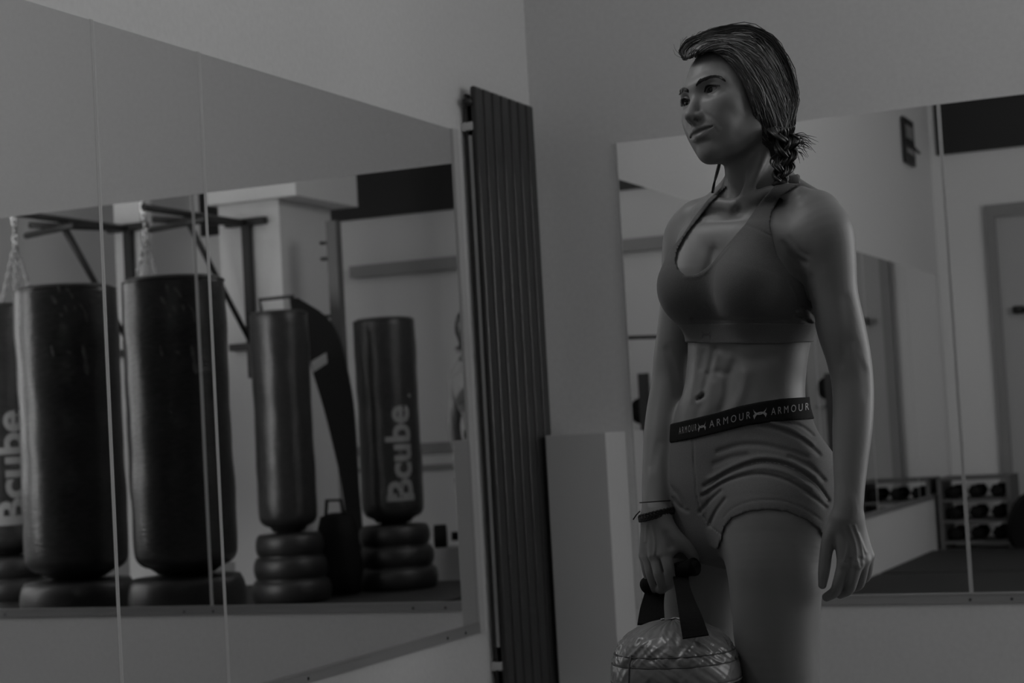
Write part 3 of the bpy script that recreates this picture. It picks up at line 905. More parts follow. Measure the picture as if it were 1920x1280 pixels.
HB = head_basis(math.radians(51), .034, .28); HT = np.array([.3836, D0, .3967]); HS = .919
def hp(x, y, z): return HB @ (np.array([x, y, z])*HS)+HT
def hell(c, r, k=.01, mode='u', B=None): return ell(hp(*c), np.array(r)*HS, HB if B is None else HB @ B, k*HS, mode)
def hlimb(pts, k=.006, mode='u', n=None): return limb([(hp(*p), r*HS) for p, r in pts], k*HS, n or 6*len(pts), mode)
def both(fn):
    return [fn(1), fn(-1)]


HEAD = [hell((0, -.018, .050), (.074, .096, .094), .03), hell((0, .030, .010), (.058, .067, .090), .03), hell((0, .046, -.040), (.039, .047, .053), .035)]
HEAD += both(lambda s: hlimb([((s*.052, .004, -.028), .016), ((s*.049, .018, -.058), .015), ((s*.030, .055, -.079), .014), ((s*.010, .079, -.087), .013)], .03))
HEAD += [hell((0, .079, -.085), (.017, .0160, .014), .016)]
HEAD += both(lambda s: hell((s*.039, .060, -.004), (.022, .020, .018), .035))
HEAD += both(lambda s: hell((s*.027, .064, -.036), (.022, .022, .030), .03))
HEAD += both(lambda s: hlimb([((s*.048, .064, .038), .009), ((s*.031, .081, .044), .009), ((s*.012, .088, .040), .009)], .02))
HEAD += both(lambda s: hell((s*.033, .102, .0240), (.0165, .0190, .0110), .014, 's'))
HEAD += [hlimb([((0, .085, .036), .010), ((0, .0920, .020), .0078), ((0, .1045, .002), .0080), ((0, .1170, -.0155), .0094), ((0, .1195, -.0200), .0096)], .011)]
HEAD += both(lambda s: hell((s*.0108, .1050, -.0225), (.0066, .0105, .0074), .007))
HEAD += [hlimb([((0, .116, -.0265), .006), ((0, .104, -.0335), .006)], .005)]
HEAD += both(lambda s: hell((s*.0066, .1105, -.0302), (.0034, .0065, .0036), .002, 's'))
HEAD += [hell((0, .080, -.052), (.030, .024, .024), .018)]
HEAD += both(lambda s: hlimb([((s*.003, .1035, -.037), .003), ((s*.0045, .1055, -.044), .003)], .004))
HEAD += [hlimb([((-.0285, .0905, -.0482), .0030), ((-.014, .1018, -.0462), .0054), ((0, .1058, -.0463), .0056), ((.014, .1018, -.0462), .0054), ((.0285, .0905, -.0482), .0030)], .004, n=40)]
HEAD += [hlimb([((-.0265, .0900, -.0512), .0032), ((-.012, .1000, -.0588), .0064), ((0, .1032, -.0602), .0068), ((.012, .1000, -.0588), .0064), ((.0265, .0900, -.0512), .0032)], .004, n=40)]
HEAD += [hlimb([((-.0310, .0925, -.0488), .0014), ((-.015, .1062, -.0518), .0018), ((0, .1108, -.0526), .0024), ((.015, .1062, -.0518), .0018), ((.0310, .0925, -.0488), .0014)], .003, 's', 40)]
EYE = {s: (s*.0330, .0725, .0245) for s in (1, -1)}
HEAD += both(lambda s: hell(EYE[s], (.0155, .0138, .0130), .006))
HEAD += both(lambda s: hell((s*.0337, .0885, .0238), (.0140, .0165, .0050), .0012, 's'))
HEAD += both(lambda s: hlimb([((s*.0190, .0840, .0230), .0020), ((s*.0265, .0873, .0297), .0022), ((s*.0365, .0852, .0303), .0022), ((s*.0485, .0750, .0250), .0018)], .003))
HEAD += both(lambda s: hell((s*.070, -.008, .000), (.007, .017, .028), .006))
HEAD += [groove([(1319, 212), (1331, 218), (1342, 226), (1349, 236)], 4, .0007, D0+.02, n=12), groove([(1357, 172), (1346, 177), (1330, 180)], 4, .0008),
         groove([(1368, 210), (1382, 228), (1378, 252)], 13, .0018), groove([(1342, 241), (1345, 248)], 3, .001), groove([(1313, 266), (1330, 264)], 4, .0010)]
SKIN_ALL = SKIN+HEAD

PB = V(1400, 787, D0); PB = np.array([PB[0], PB[1], 0.])
person = tag(empty('person', tuple(PB)), 'woman in grey sports bra and shorts standing, carrying a weight bag in one hand', 'person')
M_SKIN = mat('skin', .22, .47, .03, 700, spec=.4, detail=6)
M_LIP = mat('lips', .15, .4)
M_BRA = mat('heather_grey_jersey', .10, .8, .10, 900, var=.22, detail=8, sheen=.15)
M_BANDC = mat('bra_elastic', .15, .8, .15, 900, var=.15)
M_SHORT = mat('heather_grey_shorts', .125, .8, .10, 900, var=.2, detail=8, sheen=.15)
M_WB = mat('black_elastic_waistband', .010, .85, .1, 900, spec=.2)
M_WTXT = mat('waistband_print', .33, .6)

GB = Grid(Q(1150, 1900, 3.05), (Q(1680, 60, 3.3)[0], D0+.36, .56), .0032)
GB.lo[1] = D0-.30
GB = Grid((Q(1180, 0, 3.3)[0]-.02, D0-.31, Q(0, 1870, 3.25)[2]), (Q(1665, 0, 3.2)[0], D0+.30, Q(0, 240, D0)[2]), .0034)
for o_ in SKIN_ALL: o_(GB)
HLO = np.array([Q(1250, 0, D0)[0], D0-.16, Q(0, 345, D0)[2]]); HHI = np.array([Q(1520, 0, D0)[0], D0+.14, Q(0, 40, D0)[2]])
GH = Grid(HLO, HHI, .0014)
for o_ in SKIN_ALL: o_(GH)
ZN = Q(0, 318, D0)[2]; XN0, XN1 = HLO[0], HHI[0]
LHB = (np.array([Q(1528, 0, HD)[0], HD-.06, Q(0, 1135, HD)[2]]), np.array([Q(1645, 0, HD)[0], HD+.10, Q(0, 965, HD)[2]]))
RHB = (np.array([Q(1188, 0, RD)[0], RD-.09, Q(0, 1120, RD)[2]]), np.array([Q(1322, 0, RD)[0], RD+.042, Q(0, 962, RD)[2]]))
G2 = []
for lo_, hi_ in (LHB, RHB):
    g_ = Grid(lo_-.006, hi_+.006, .0014)
    for o_ in SKIN_ALL: o_(g_)
    G2.append(g_)
def inbox(p, b): return np.all((p > b[0]) & (p < b[1]), 1)
v, f = mesh_field(GB, lambda c: (c[:, 2] < ZN+.004) & ~inbox(c, (LHB[0]+.004, LHB[1]-.004)) & ~inbox(c, (RHB[0]+.004, RHB[1]-.004)))
vh, fh = mesh_field(GH, lambda c: c[:, 2] > ZN)
parts = [(v, f), (vh, fh)]+[mesh_field(g_, lambda c, b=b: inbox(c, b)) for g_, b in zip(G2, (LHB, RHB))]
V_, F_ = [], []; off = 0
for a, b in parts: V_.append(a); F_.append(b+off); off += len(a)
body = np_mesh('body', np.vstack(V_), np.vstack(F_), M_SKIN, person)
# hands get their own finer pass of the same field, replacing the coarse patch
def stitch(base_v, base_f, fine):
    Vs, Fs, o = [base_v], [base_f], len(base_v)
    for v_, f_ in fine: Vs.append(v_); Fs.append(f_+o); o += len(v_)
    return np.vstack(Vs), np.vstack(Fs)


# ---- clothing: the same field a few millimetres further out, cut to the garment's outline
def garment(name, ops, off_, folds, polys, m, h=.0025, lo=None, hi=None):
    gs = []
    for opl, poly in polys:
        g = Grid(lo, hi, h)
        for o_ in opl: o_(g)
        for o_ in folds: o_(g)
        g.d -= off_
        prism(poly)(g); gs.append(g)
    for g in gs[1:]: gs[0].d = np.minimum(gs[0].d, g.d)
    g = gs[0]
    v_, f_ = mesh_field(g, None, 2)
    return np_mesh(name, v_, f_, m, person), g


BT = [torso_op()]+breasts(.034)+SKIN[9:12]+[SKIN[14], SKIN[15], SKIN[16], SKIN[17], SKIN[18]]
BRA = [(1357, 347), (1327, 374), (1301, 407), (1280, 440), (1255, 470), (1225, 530), (1225, 600), (1285, 609), (1350, 608), (1420, 607), (1480, 609), (1545, 606), (1545, 575),
       (1524, 560), (1519, 548), (1505, 532), (1479, 511), (1457, 477), (1449, 447), (1443, 421), (1447, 397), (1462, 370), (1500, 345), (1500, 325), (1470, 332), (1447, 354),
       (1426, 378), (1396, 421), (1359, 463), (1336, 492), (1322, 504), (1306, 514), (1285, 516), (1272, 506), (1266, 490), (1270, 468), (1285, 442), (1309, 411), (1335, 378), (1362, 350)]
BLO = np.array([Q(1225, 0)[0], D0-.21, Q(0, 665)[2]]); BHI = np.array([Q(1560, 0)[0], D0+.17, Q(0, 318)[2]])
bfold = [groove([(1398, 421), (1425, 432), (1450, 445)], 1.6, .0016, D0), groove([(1495, 585), (1512, 592), (1526, 604)], 3, -.003, D0+.1), groove([(1490, 592), (1508, 598), (1524, 610)], 2.5, .003, D0+.1),
         groove([(1500, 576), (1516, 582), (1526, 592)], 2.5, .0025, D0+.1), groove([(1300, 598), (1400, 600), (1520, 598)], 4, .002, D0+.1), groove([(1285, 520), (1310, 518), (1330, 503), (1365, 464)], 2, -.001, D0),
         groove([(1480, 530), (1495, 560), (1492, 590)], 2, .001, D0)]
bra, GBRA = garment('sports_bra', None, .0036, bfold, [(BT, BRA)], M_BRA, .0023, BLO, BHI)
BAND = [(1230, 605), (1296, 606), (1350, 605), (1420, 604), (1480, 606), (1560, 603), (1560, 640), (1508, 641), (1460, 645), (1400, 645), (1350, 644), (1290, 642), (1230, 641)]
band, GBD = garment('bra_band', None, .0040, [], [(BT, BAND)], M_BANDC, .0023, np.array([BLO[0], BLO[1]+.05, Q(0, 655)[2]]), np.array([BHI[0], BHI[1], Q(0, 595)[2]]))
band.parent = bra; band.location = (0, 0, 0)

TOPW = [(1225, 801), (1273, 791), (1306, 783), (1346, 773), (1386, 761), (1426, 753), (1466, 747), (1499, 745), (1560, 742)]
BOTW = [(1225, 836), (1270, 828), (1301, 822), (1346, 811), (1399, 798), (1452, 790), (1511, 786), (1570, 783)]
HEML = [(1600, 1020), (1546, 1012), (1536, 992), (1512, 974), (1476, 959), (1441, 955), (1402, 959), (1372, 971), (1357, 989), (1353, 1010)]
SHL = TOPW+HEML+[(1345, 1030), (1320, 1020), (1225, 950)]
SHR = TOPW[:6]+[(1440, 900), (1440, 1070), (1375, 1070), (1357, 1067), (1310, 1055), (1270, 1047), (1200, 1040)]
PT = [torso_op()]+SKIN[7:9]
LT = PT+[limb(L_(LLEG), .035, 60)]; RTH = PT+[limb(L_(RLEG), .035, 60)]
sfold = []
for pl_, sg, am in [([(1322, 911), (1373, 882), (1426, 866), (1479, 874), (1527, 906), (1552, 938)], 4.5, .0042), ([(1317, 929), (1362, 902), (1420, 889), (1474, 900), (1519, 927), (1548, 950)], 3.2, .0035),
                    ([(1346, 847), (1386, 835), (1426, 834), (1474, 844), (1510, 856)], 5, .0026), ([(1426, 796), (1460, 805), (1503, 823), (1536, 852)], 4, .0036), ([(1466, 791), (1500, 798), (1524, 815)], 3, .003),
                    ([(1480, 856), (1515, 872), (1545, 900)], 4, .0035), ([(1340, 870), (1370, 858), (1400, 853)], 5, .002), ([(1312, 960), (1335, 935), (1352, 920)], 3, .003), ([(1330, 985), (1343, 958), (1360, 935)], 3.5, .0035),
                    ([(1259, 915), (1272, 928), (1282, 948)], 4, .003), ([(1262, 935), (1275, 950), (1290, 958)], 3, .003),
                    ([(1330, 898), (1375, 873), (1426, 857), (1480, 865), (1530, 893)], 5, -.0028), ([(1320, 921), (1367, 892), (1422, 877), (1476, 886), (1523, 916)], 3.5, -.0025), ([(1440, 790), (1485, 805), (1525, 832)], 4, -.002)]:
    sfold.append(groove(pl_, sg, am, D0+.06, 2.85, 20))
sfold += [groove([(1299, 823), (1302, 871), (1309, 940), (1328, 980), (1355, 1004)], 1.5, .0022, D0+.06, n=24),
          groove([(1357, 970), (1372, 954), (1402, 941), (1441, 937), (1476, 941), (1512, 956), (1540, 975)], 1.6, .0012, D0, n=24)]
SLO = np.array([Q(1228, 0)[0], D0-.20, Q(0, 1085)[2]]); SHI = np.array([Q(1575, 0)[0], D0+.20, Q(0, 730)[2]])
shorts, GS = garment('shorts', None, .0036, sfold, [(LT, SHL), (RTH, SHR)], M_SHORT, .0024, SLO, SHI)
wb, GW = garment('waistband', None, .0062, [], [(PT, TOPW+BOTW[::-1])], M_WB, .0022, np.array([SLO[0], SLO[1]+.04, Q(0, 845)[2]]), np.array([SHI[0], SHI[1], Q(0, 735)[2]]))
wb.parent = shorts


def on_field(g, px, py, lift=.0, d0=2.9, d1=3.32):
    """first hit of the camera-side surface of a field at given pixels (closest approach when missed)"""
    px = np.asarray(px, float); py = np.asarray(py, float); Ds = np.arange(d0, d1, .002); best = np.full(len(px), 9.); bd = np.full(len(px), d1); hit = np.zeros(len(px), bool)
    prev = None
    for D in Ds:
        P = np.stack([(px-960)/FPX*D, np.full(len(px), D), -(py-640)/FPX*D], 1); val = g.sample(P)
        if prev is not None:
            x = (~hit) & (val < 0) & (prev >= 0); t = prev/(prev-val+1e-12); bd[x] = (D-.002+.002*t)[x]; hit |= x
        c = (~hit) & (val < best); best[c] = val[c]; bd[c] = D
        prev = val
    bd = bd-lift
    return np.stack([(px-960)/FPX*bd, bd, -(py-640)/FPX*bd], 1), hit


def print_on(g, bm, name, parent, m, lift=.0012):
    """bm holds flat shapes in pixel coordinates; lay them on the field's surface"""
    px = [v.co.x for v in bm.verts]; py = [v.co.y for v in bm.verts]
    P, hit = on_field(g, px, py, lift)
    W_ = to_world(P)-PB
    for v_, w_ in zip(bm.verts, W_): v_.co = w_
    bad = [v_ for v_, h_ in zip(list(bm.verts), hit) if not h_]
    bmesh.ops.delete(bm, geom=bad, context='VERTS')
    return bm_obj(name, bm, m, parent)


def word_px(txt, p0, p1, hgt, sp=1.0):
    bm = text_mesh(txt, 1.0, .0)
    xs = [v.co.x for v in bm.verts]; ys = [v.co.y for v in bm.verts]; x0, x1, y0, y1 = min(xs), max(xs), min(ys), max(ys)
    ux, uy = p1[0]-p0[0], p1[1]-p0[1]
    for v_ in bm.verts:
        u = (v_.co.x-x0)/(x1-x0); w_ = (v_.co.y-y0)/(y1-y0); v_.co = (p0[0]+ux*u, p0[1]+uy*u-hgt*w_, 0)
    subdiv(bm, 5); return bm


def emblem_px(c, w_, h_, sl):
    """two mirrored arcs, one opening up and one opening down, crossing in the middle"""
    bm = bmesh.new()
    for sgn in (1, -1):
        up, lo_ = [], []
        for t in np.linspace(-1, 1, 17):
            y = sgn*(.5-.62*(1-t*t)**.75)*h_*.95; th = (.17+.36*abs(t)**2.0)*h_
            x = t*w_*.5*(.86+.14*abs(t))
            up.append((c[0]+x, c[1]+sl*x+y-th*.5)); lo_.append((c[0]+x*(1-.18*abs(t)), c[1]+sl*x+y+th*.5))
        a = [bm.verts.new((*q, 0)) for q in up]; b = [bm.verts.new((*q, 0)) for q in lo_]
        for i_ in range(16): bm.faces.new((a[i_], a[i_+1], b[i_+1], b[i_]))
    return bm


WORDS = [('A R M O U R', (1273, 814), (1306, 807), 13), ('A R M O U R', (1330, 802), (1407, 784), 13.5), ('A R M O U R', (1446, 778), (1517, 768), 13.5)]
for w_, a_, b_, h_ in WORDS:
    o = print_on(GW, word_px(w_, a_, b_, h_), 'printed_word', shorts, M_WTXT)
for c_, w_, h_, sl in [((1316, 799.5), 15, 12, -.22), ((1425, 774.5), 26, 13, -.16)]:
    print_on(GW, emblem_px(c_, w_, h_, sl), 'printed_emblem', shorts, M_WTXT)
print_on(GBD, emblem_px((1324, 627), 17, 11, 0), 'printed_emblem', bra, mat('bra_print', .10, .7), .001)

# ---- eyes, brows, lashes, lips
M_EYEW = mat('eye_white', .34, .15); M_IRIS = mat('iris', .02, .08); M_HAIR = mat('brown_hair', .042, .38, spec=.6); M_HAIR2 = mat('hair_highlights', .26, .40, spec=.6); M_BROW = mat('brow_hair', .018, .5)
def fw(P): return to_world(np.asarray(P))-PB
for s in (1, -1):
    bm = bmesh.new(); bmesh.ops.create_uvsphere(bm, u_segments=24, v_segments=16, radius=.0124*HS)
    c = fw(hp(*EYE[s]))
    for v_ in bm.verts: v_.co = Vector(c)+v_.co
    eye = bm_obj('eye', bm, M_EYEW, person, True)
    bm = bmesh.new(); bmesh.ops.create_uvsphere(bm, u_segments=18, v_segments=10, radius=.0064*HS)
    ci = fw(hp(EYE[s][0]-.0010, EYE[s][1]+.0078, EYE[s][2]-.0002))
    for v_ in bm.verts: v_.co = Vector(ci)+v_.co
    bm_obj('iris', bm, M_IRIS, eye, True)
    parts = []
    BC = catmull([(1305, 160), (1313, 153), (1324, 147.5), (1336, 143.5), (1347, 143.5), (1354, 147)] if s == 1 else [(1291, 171), (1286, 169), (1282, 168.5), (1279, 171)], 70)
    q_ = []
    for i_, p_ in enumerate(BC):
        t = i_/69; tn = BC[min(i_+1, 69)]-BC[max(i_-1, 0)]; tn = tn/np.linalg.norm(tn)
        for j in range(4):
            a_ = p_+np.array([0, rng.normal(0, 1)*(1.5-.9*t)]); q_ += [a_, a_+tn*4+np.array([0, -1.2+2*t]), a_+tn*8+np.array([0, -1.4+3*t])]
    q_ = np.array(q_); W3, _ = on_field(GH, q_[:, 0], q_[:, 1], .0006, 3.02, 3.3); W3 = fw(W3)
    for i_ in range(0, len(W3), 3):
        if np.linalg.norm(W3[i_]-W3[i_+2]) < .02: parts.append(tube_data(W3[i_:i_+3], [.0006, .0006, .0002], 4))
    brow = mk('eyebrow', *join_data(parts), M_BROW, person, True); brow['kind'] = 'stuff'
    parts = []
    K = catmull([(s*.0190, .0860, .0230), (s*.0265, .0885, .0283), (s*.0365, .0865, .0287), (s*.0480, .0765, .0240)], 40)
    for i_, p_ in enumerate(K):
        t = i_/39; o_ = np.array([s*(.002+.004*t), .005, .0015+.002*math.sin(t*3)])
        parts.append(tube_data([fw(hp(*p_)), fw(hp(*(p_+o_*.6+np.array([0, 0, -.0008])))), fw(hp(*(p_+o_)))], [.0005, .0004, .0001], 4))
    parts.append(tube_data([fw(hp(*p_)) for p_ in K], .0007, 5))
    mk('eyelashes', *join_data(parts), M_BROW, person, True)['kind'] = 'stuff'
# lips get their own skin tone
body.data.materials.append(M_LIP)
nb = len(f)
fc = vh[fh].mean(1); loc = ((fc-HT) @ HB)/HS
lip = (np.abs(loc[:, 0]) < .0275) & (loc[:, 1] > .083) & (loc[:, 2] < -.0425-.0035*np.abs(loc[:, 0]/.028)**1.5) & (loc[:, 2] > -.0645+.0145*np.abs(loc[:, 0]/.028)**1.6)
mi = np.zeros(nb+len(fh), np.int32); mi[nb:][lip] = 1
if len(body.data.polygons) >= len(mi): body.data.polygons.foreach_set('material_index', np.concatenate([mi, np.zeros(len(body.data.polygons)-len(mi), np.int32)]))

# ---- hair: cap, combed strands, braid over the near shoulder
GHR = Grid(HLO-np.array([.01, .0, .03]), HHI+np.array([.03, .06, .01]), .0022)
HC = [hell((0, -.022, .062), (.086, .108, .096), .02), hell((0, -.075, .010), (.066, .050, .085), .03), hell((.062, -.012, .010), (.028, .050, .062), .02), hell((-.055, -.015, .015), (.028, .050, .062), .02),
      hell((.045, -.045, -.055), (.042, .045, .055), .02), hell((0, .055, .098), (.050, .035, .028), .02), hell((.0, -.07, -.04), (.05, .035, .06), .02)]
for o_ in HC: o_(GHR)
FACE = [(1150, 40), (1262, 80), (1268, 100), (1274, 110), (1283, 113.5), (1291, 110.5), (1313, 100), (1333, 96), (1352, 105), (1372, 125), (1389, 148), (1400, 170), (1406, 190), (1411, 212), (1415, 236), (1424, 262), (1432, 300), (1150, 300)]
idx = np.nonzero(np.abs(GHR.d) < .03)
x, y, z = GHR.ax[0][idx[0]], GHR.ax[1][idx[1]], GHR.ax[2][idx[2]]
cut = np.maximum(poly_sdf(960+FPX*x/y, 640-FPX*z/y, FACE)*y/FPX, y-(D0+.045))
GHR.d[idx] = smax(GHR.d[idx], -cut.astype(np.float32), .006)
v_, f_ = mesh_field(GHR, None, 3)
hair = np_mesh('hair', v_, f_, M_HAIR, person)
KEY = np.array([[(1283, 112), (1273, 97), (1292, 74), (1345, 55), (1405, 49), (1457, 80), (1491, 152), (1488, 250)],
                [(1288, 113), (1286, 96), (1312, 77), (1360, 67), (1415, 76), (1458, 130), (1482, 205), (1475, 258)],
                [(1313, 101), (1336, 84), (1368, 84), (1402, 110), (1434, 158), (1455, 205), (1464, 240), (1462, 262)],
                [(1338, 97), (1357, 93), (1380, 108), (1404, 140), (1424, 175), (1438, 210), (1448, 245), (1452, 266)],
                [(1354, 106), (1367, 113), (1385, 133), (1402, 163), (1414, 195), (1422, 222), (1432, 250), (1444, 270)],
                [(1389, 149), (1396, 158), (1403, 174), (1409, 195), (1414, 216), (1419, 238), (1428, 258), (1440, 276)]], float)
sa, sb = [], []
NS = 760
pts_all = []
for i_ in range(NS):
    s = rng.random()*4.999 if i_ < 690 else 1.35+rng.random()*.9; k = int(s); t = s-k; path = KEY[k]*(1-t)+KEY[k+1]*t
    wob = rng.normal(0, 1, (8, 2))*np.linspace(.8, 3.8, 8)[:, None]; path = path+wob
    a0 = rng.random()*.35 if rng.random() < .55 else 0; a1 = 1-rng.random()*.25 if rng.random() < .5 else 1
    c = catmull(path, 40); c = c[int(a0*39):max(int(a1*39), int(a0*39)+8)]
    c = c[np.linspace(0, len(c)-1, 16).astype(int)]; pts_all.append(c)
A = np.vstack(pts_all)
P, _ = on_field(GHR, A[:, 0], A[:, 1], 0, 3.0, 3.36)
P = P.reshape(NS, 16, 3)
for i_ in range(NS):
    p_ = P[i_].copy()
    for _ in range(2): p_[1:-1, 1] = (p_[:-2, 1]+p_[1:-1, 1]+p_[2:, 1])/3
    p_[:, 1] -= rng.random()*.004-.0006
    r_ = (.0007+.0013*rng.random())*np.concatenate([np.linspace(.4, 1, 4), np.ones(8), np.linspace(1, .35, 4)])
    (sb if rng.random() < (.15 if i_ < 690 else .6) else sa).append(tube_data(fw(p_), r_, 5, .6))
mk('hair_strands', *join_data(sa), M_HAIR, hair, True)['kind'] = 'stuff'
mk('highlight_strands', *join_data(sb), M_HAIR2, hair, True)['kind'] = 'stuff'
BR = catmull([(1462, 240), (1474, 265), (1473, 292), (1467, 318), (1464, 338), (1464, 346)], 60)
bw = np.interp(np.linspace(0, 1, 60), [0, .2, .55, .85, 1], [26, 27, 22, 14, 8])
bdat, bdat2 = [], []
for k in range(3):
    for j in range(26):
        o1, o2 = rng.normal(0, .30, 2); line = []; rr = []
        for i_ in range(60):
            t = i_/59; ph = 2*math.pi*(1.55*t+k/3.); w_ = bw[i_]
            a_, b_ = o1*math.cos(5*t+j)-o2*math.sin(5*t+j), o1*math.sin(5*t+j)+o2*math.cos(5*t+j)
            line.append(Q(BR[i_, 0]+w_*.52*math.sin(ph)+a_*w_*.75, BR[i_, 1]+a_*w_*.2*math.cos(ph), D0-.078+w_/1080*(.5*math.sin(2*ph)+b_*.75))); rr.append((.0011+.0007*(j % 3))*(.55+.45*w_/27))
        (bdat2 if j % 6 == 0 else bdat).append(tube_data([fw(q_) for q_ in line], rr, 5))
braid = mk('braid', *join_data(bdat), M_HAIR, hair, True); braid['kind'] = 'stuff'
mk('braid_highlights', *join_data(bdat2), M_HAIR2, hair, True)['kind'] = 'stuff'
mk('hair_tie', *tube_data([fw(Q(1464+11*math.cos(a_), 346+3*math.sin(a_), D0-.078+.010*math.sin(a_))) for a_ in np.linspace(0, 2*math.pi, 25)], .005, 8), mat('hair_tie', .01, .6), hair, True)
wis = []
for i_ in range(30):
    q0 = np.array([1464+rng.normal(0, 4), 348]); q1 = np.array([1466+rng.normal(0, 10), 362+rng.random()*13])
    wis.append(tube_data([fw(Q(*q0, D0-.08)), fw(Q(*((q0+q1)/2+rng.normal(0, 2, 2)), D0-.09)), fw(Q(*q1, D0-.085))], [.0014, .0012, .0004], 4))
for i_ in range(26):
    a_ = np.array([1488+rng.normal(0, 3), 252+rng.random()*34]); L = 22+rng.random()*26; an = rng.random()*1.1-.05
    b_ = a_+L*np.array([math.cos(an), math.sin(an)]); m_ = (a_+b_)/2+np.array([3, -5])*rng.random()
    dd = D0-.06+rng.normal(0, .015); wis.append(tube_data([fw(Q(*q_, dd)) for q_ in catmull([a_, m_, b_+np.array([0, 6*rng.random()])], 8)], np.linspace(.0010, .0002, 8), 4))
for i_ in range(26):          # flyaway hairs round the outline
    t = rng.random(); k0 = catmull(KEY[0], 60); j = int(t*50); a_ = k0[j]; n_ = k0[j+6]-k0[j]; n_ = n_/np.linalg.norm(n_); o_ = np.array([n_[1], -n_[0]])
    pth = [a_, a_+n_*8+o_*2, a_+n_*18+o_*(2+5*rng.random()), a_+n_*28+o_*(1+6*rng.random())]
    wis.append(tube_data([fw(Q(*q_, D0+.0)) for q_ in catmull(pth, 8)], np.linspace(.0004, .0002, 8), 4))
for i_ in range(16):          # loose lock hanging on the far side of the neck
    o_ = rng.normal(0, 1.6, 2); pth = [(1354, 285), (1349+o_[0], 305), (1343+o_[0], 328), (1338+o_[1]*.5, 348), (1336+o_[1]*.6, 362)]
    wis.append(tube_data([fw(Q(*q_, D0+.03+.003*o_[1])) for q_ in catmull(pth, 12)], np.linspace(.0012, .0005, 12), 4))
mk('loose_wisps', *join_data(wis), M_HAIR, hair, True)['kind'] = 'stuff'

# ---- wrist bands
def wrist_loop(c, rx, tilt, rad_, n=80, wave=0, dep=.02):
    return [Q(c[0]+rx*math.cos(a_), c[1]+tilt*math.cos(a_)+(wave and wave*math.sin(a_*26)), D0+.004+dep*-math.sin(a_)) for a_ in np.linspace(0, 2*math.pi, n)]
M_CORD = mat('black_cord', .008, .6)
mk('wrist_cord', *tube_data([fw(q_) for q_ in wrist_loop((1228, 940), 28.5, -2, 1, 60, 0, .029)], .0011, 6), M_CORD, person, True)
bp2 = []
for a_ in np.linspace(0, 2*math.pi, 31)[:-1]:
    c = Q(1231+32*math.cos(a_), 964-8*math.cos(a_), D0+.002-.031*math.sin(a_)); tg = np.array([-math.sin(a_)*.03, -.03*math.cos(a_), .25*.03*math.sin(a_)])
    e1 = np.array([0, 0, 1.]); bp2.append(tube_data([fw(c+tg*.16*math.cos(u)*1.2+e1*.0052*math.sin(u)+np.array([0, .0, .0])) for u in np.linspace(0, 2*math.pi, 11)], .0019, 6))
mk('braided_bracelet', *join_data(bp2), M_CORD, person, True)
mk('bracelet_end', *tube_data([fw(Q(1200, 958, D0)), fw(Q(1193, 965, D0-.003)), fw(Q(1187, 974, D0-.004))], .0012, 6), M_CORD, person, True)

# ---- training shoes (below the frame)
for px_, dd, rz in ((1470, -.04, 0), (1324, .14, 0)):
    b_ = V(px_, 1800, D0+dd); c = np.array([b_[0], b_[1], 0])-PB
    fwd_ = CM @ TF; fwd_[2] = 0; fwd_ /= np.linalg.norm(fwd_); sd_ = np.array([-fwd_[1], fwd_[0], 0])
    vs, fs = [], []; prof = [(-.09, .028, .075), (-.06, .036, .10), (0, .038, .10), (.05, .042, .078), (.10, .046, .055), (.145, .036, .045), (.165, .015, .03)]
    for l_, w_, h_ in prof:
        for a_ in np.linspace(0, 2*math.pi, 17)[:-1]:
            q_ = c+fwd_*l_+sd_*w_*math.cos(a_); vs.append((q_[0], q_[1], .021+max(0, h_*(.5+.5*math.sin(a_)))))
    for i_ in range(6):
        for j in range(16):
            k = (j+1) % 16; fs.append((i_*16+j, i_*16+k, i_*16+16+k, i_*16+16+j))
    fs += [tuple(range(16))[::-1], tuple(6*16+j for j in range(16))]
    mk('training_shoe', vs, fs, M_DARK, person, True)

# ------------------------------------------------------------------ the weight bag in her hand
BD = 3.085
bc = V(1261, 1160, BD)
wbag = tag(empty('weight_bag', tuple(bc)), 'silver and black weight training bag held by its strap in her hand', 'weight bag')
M_SILV = mat('silver_nylon', .17, .30, .06, 60, spec=.7); M_MESH = mat('black_mesh_fabric', .012, .7, .3, 600); M_STRAP = mat('black_webbing', .006, .85, .2, 500, spec=.15); M_THREAD = mat('grey_thread', .06, .6)
BR_ = .1085


def nz(a_, z_, sx, sz, seed): return mnoise.noise(Vector((math.cos(a_)*sx+seed, math.sin(a_)*sx, z_*sz)))


def bag_r(t_):        # t_: depth below the top
    return BR_*np.interp(t_, [0, .002, .006, .012, .022, .035, .050, .070, .10, .30, .36], [0.04, .22, .40, .55, .715, .84, .92, .975, 1.0, 1.0, .9])


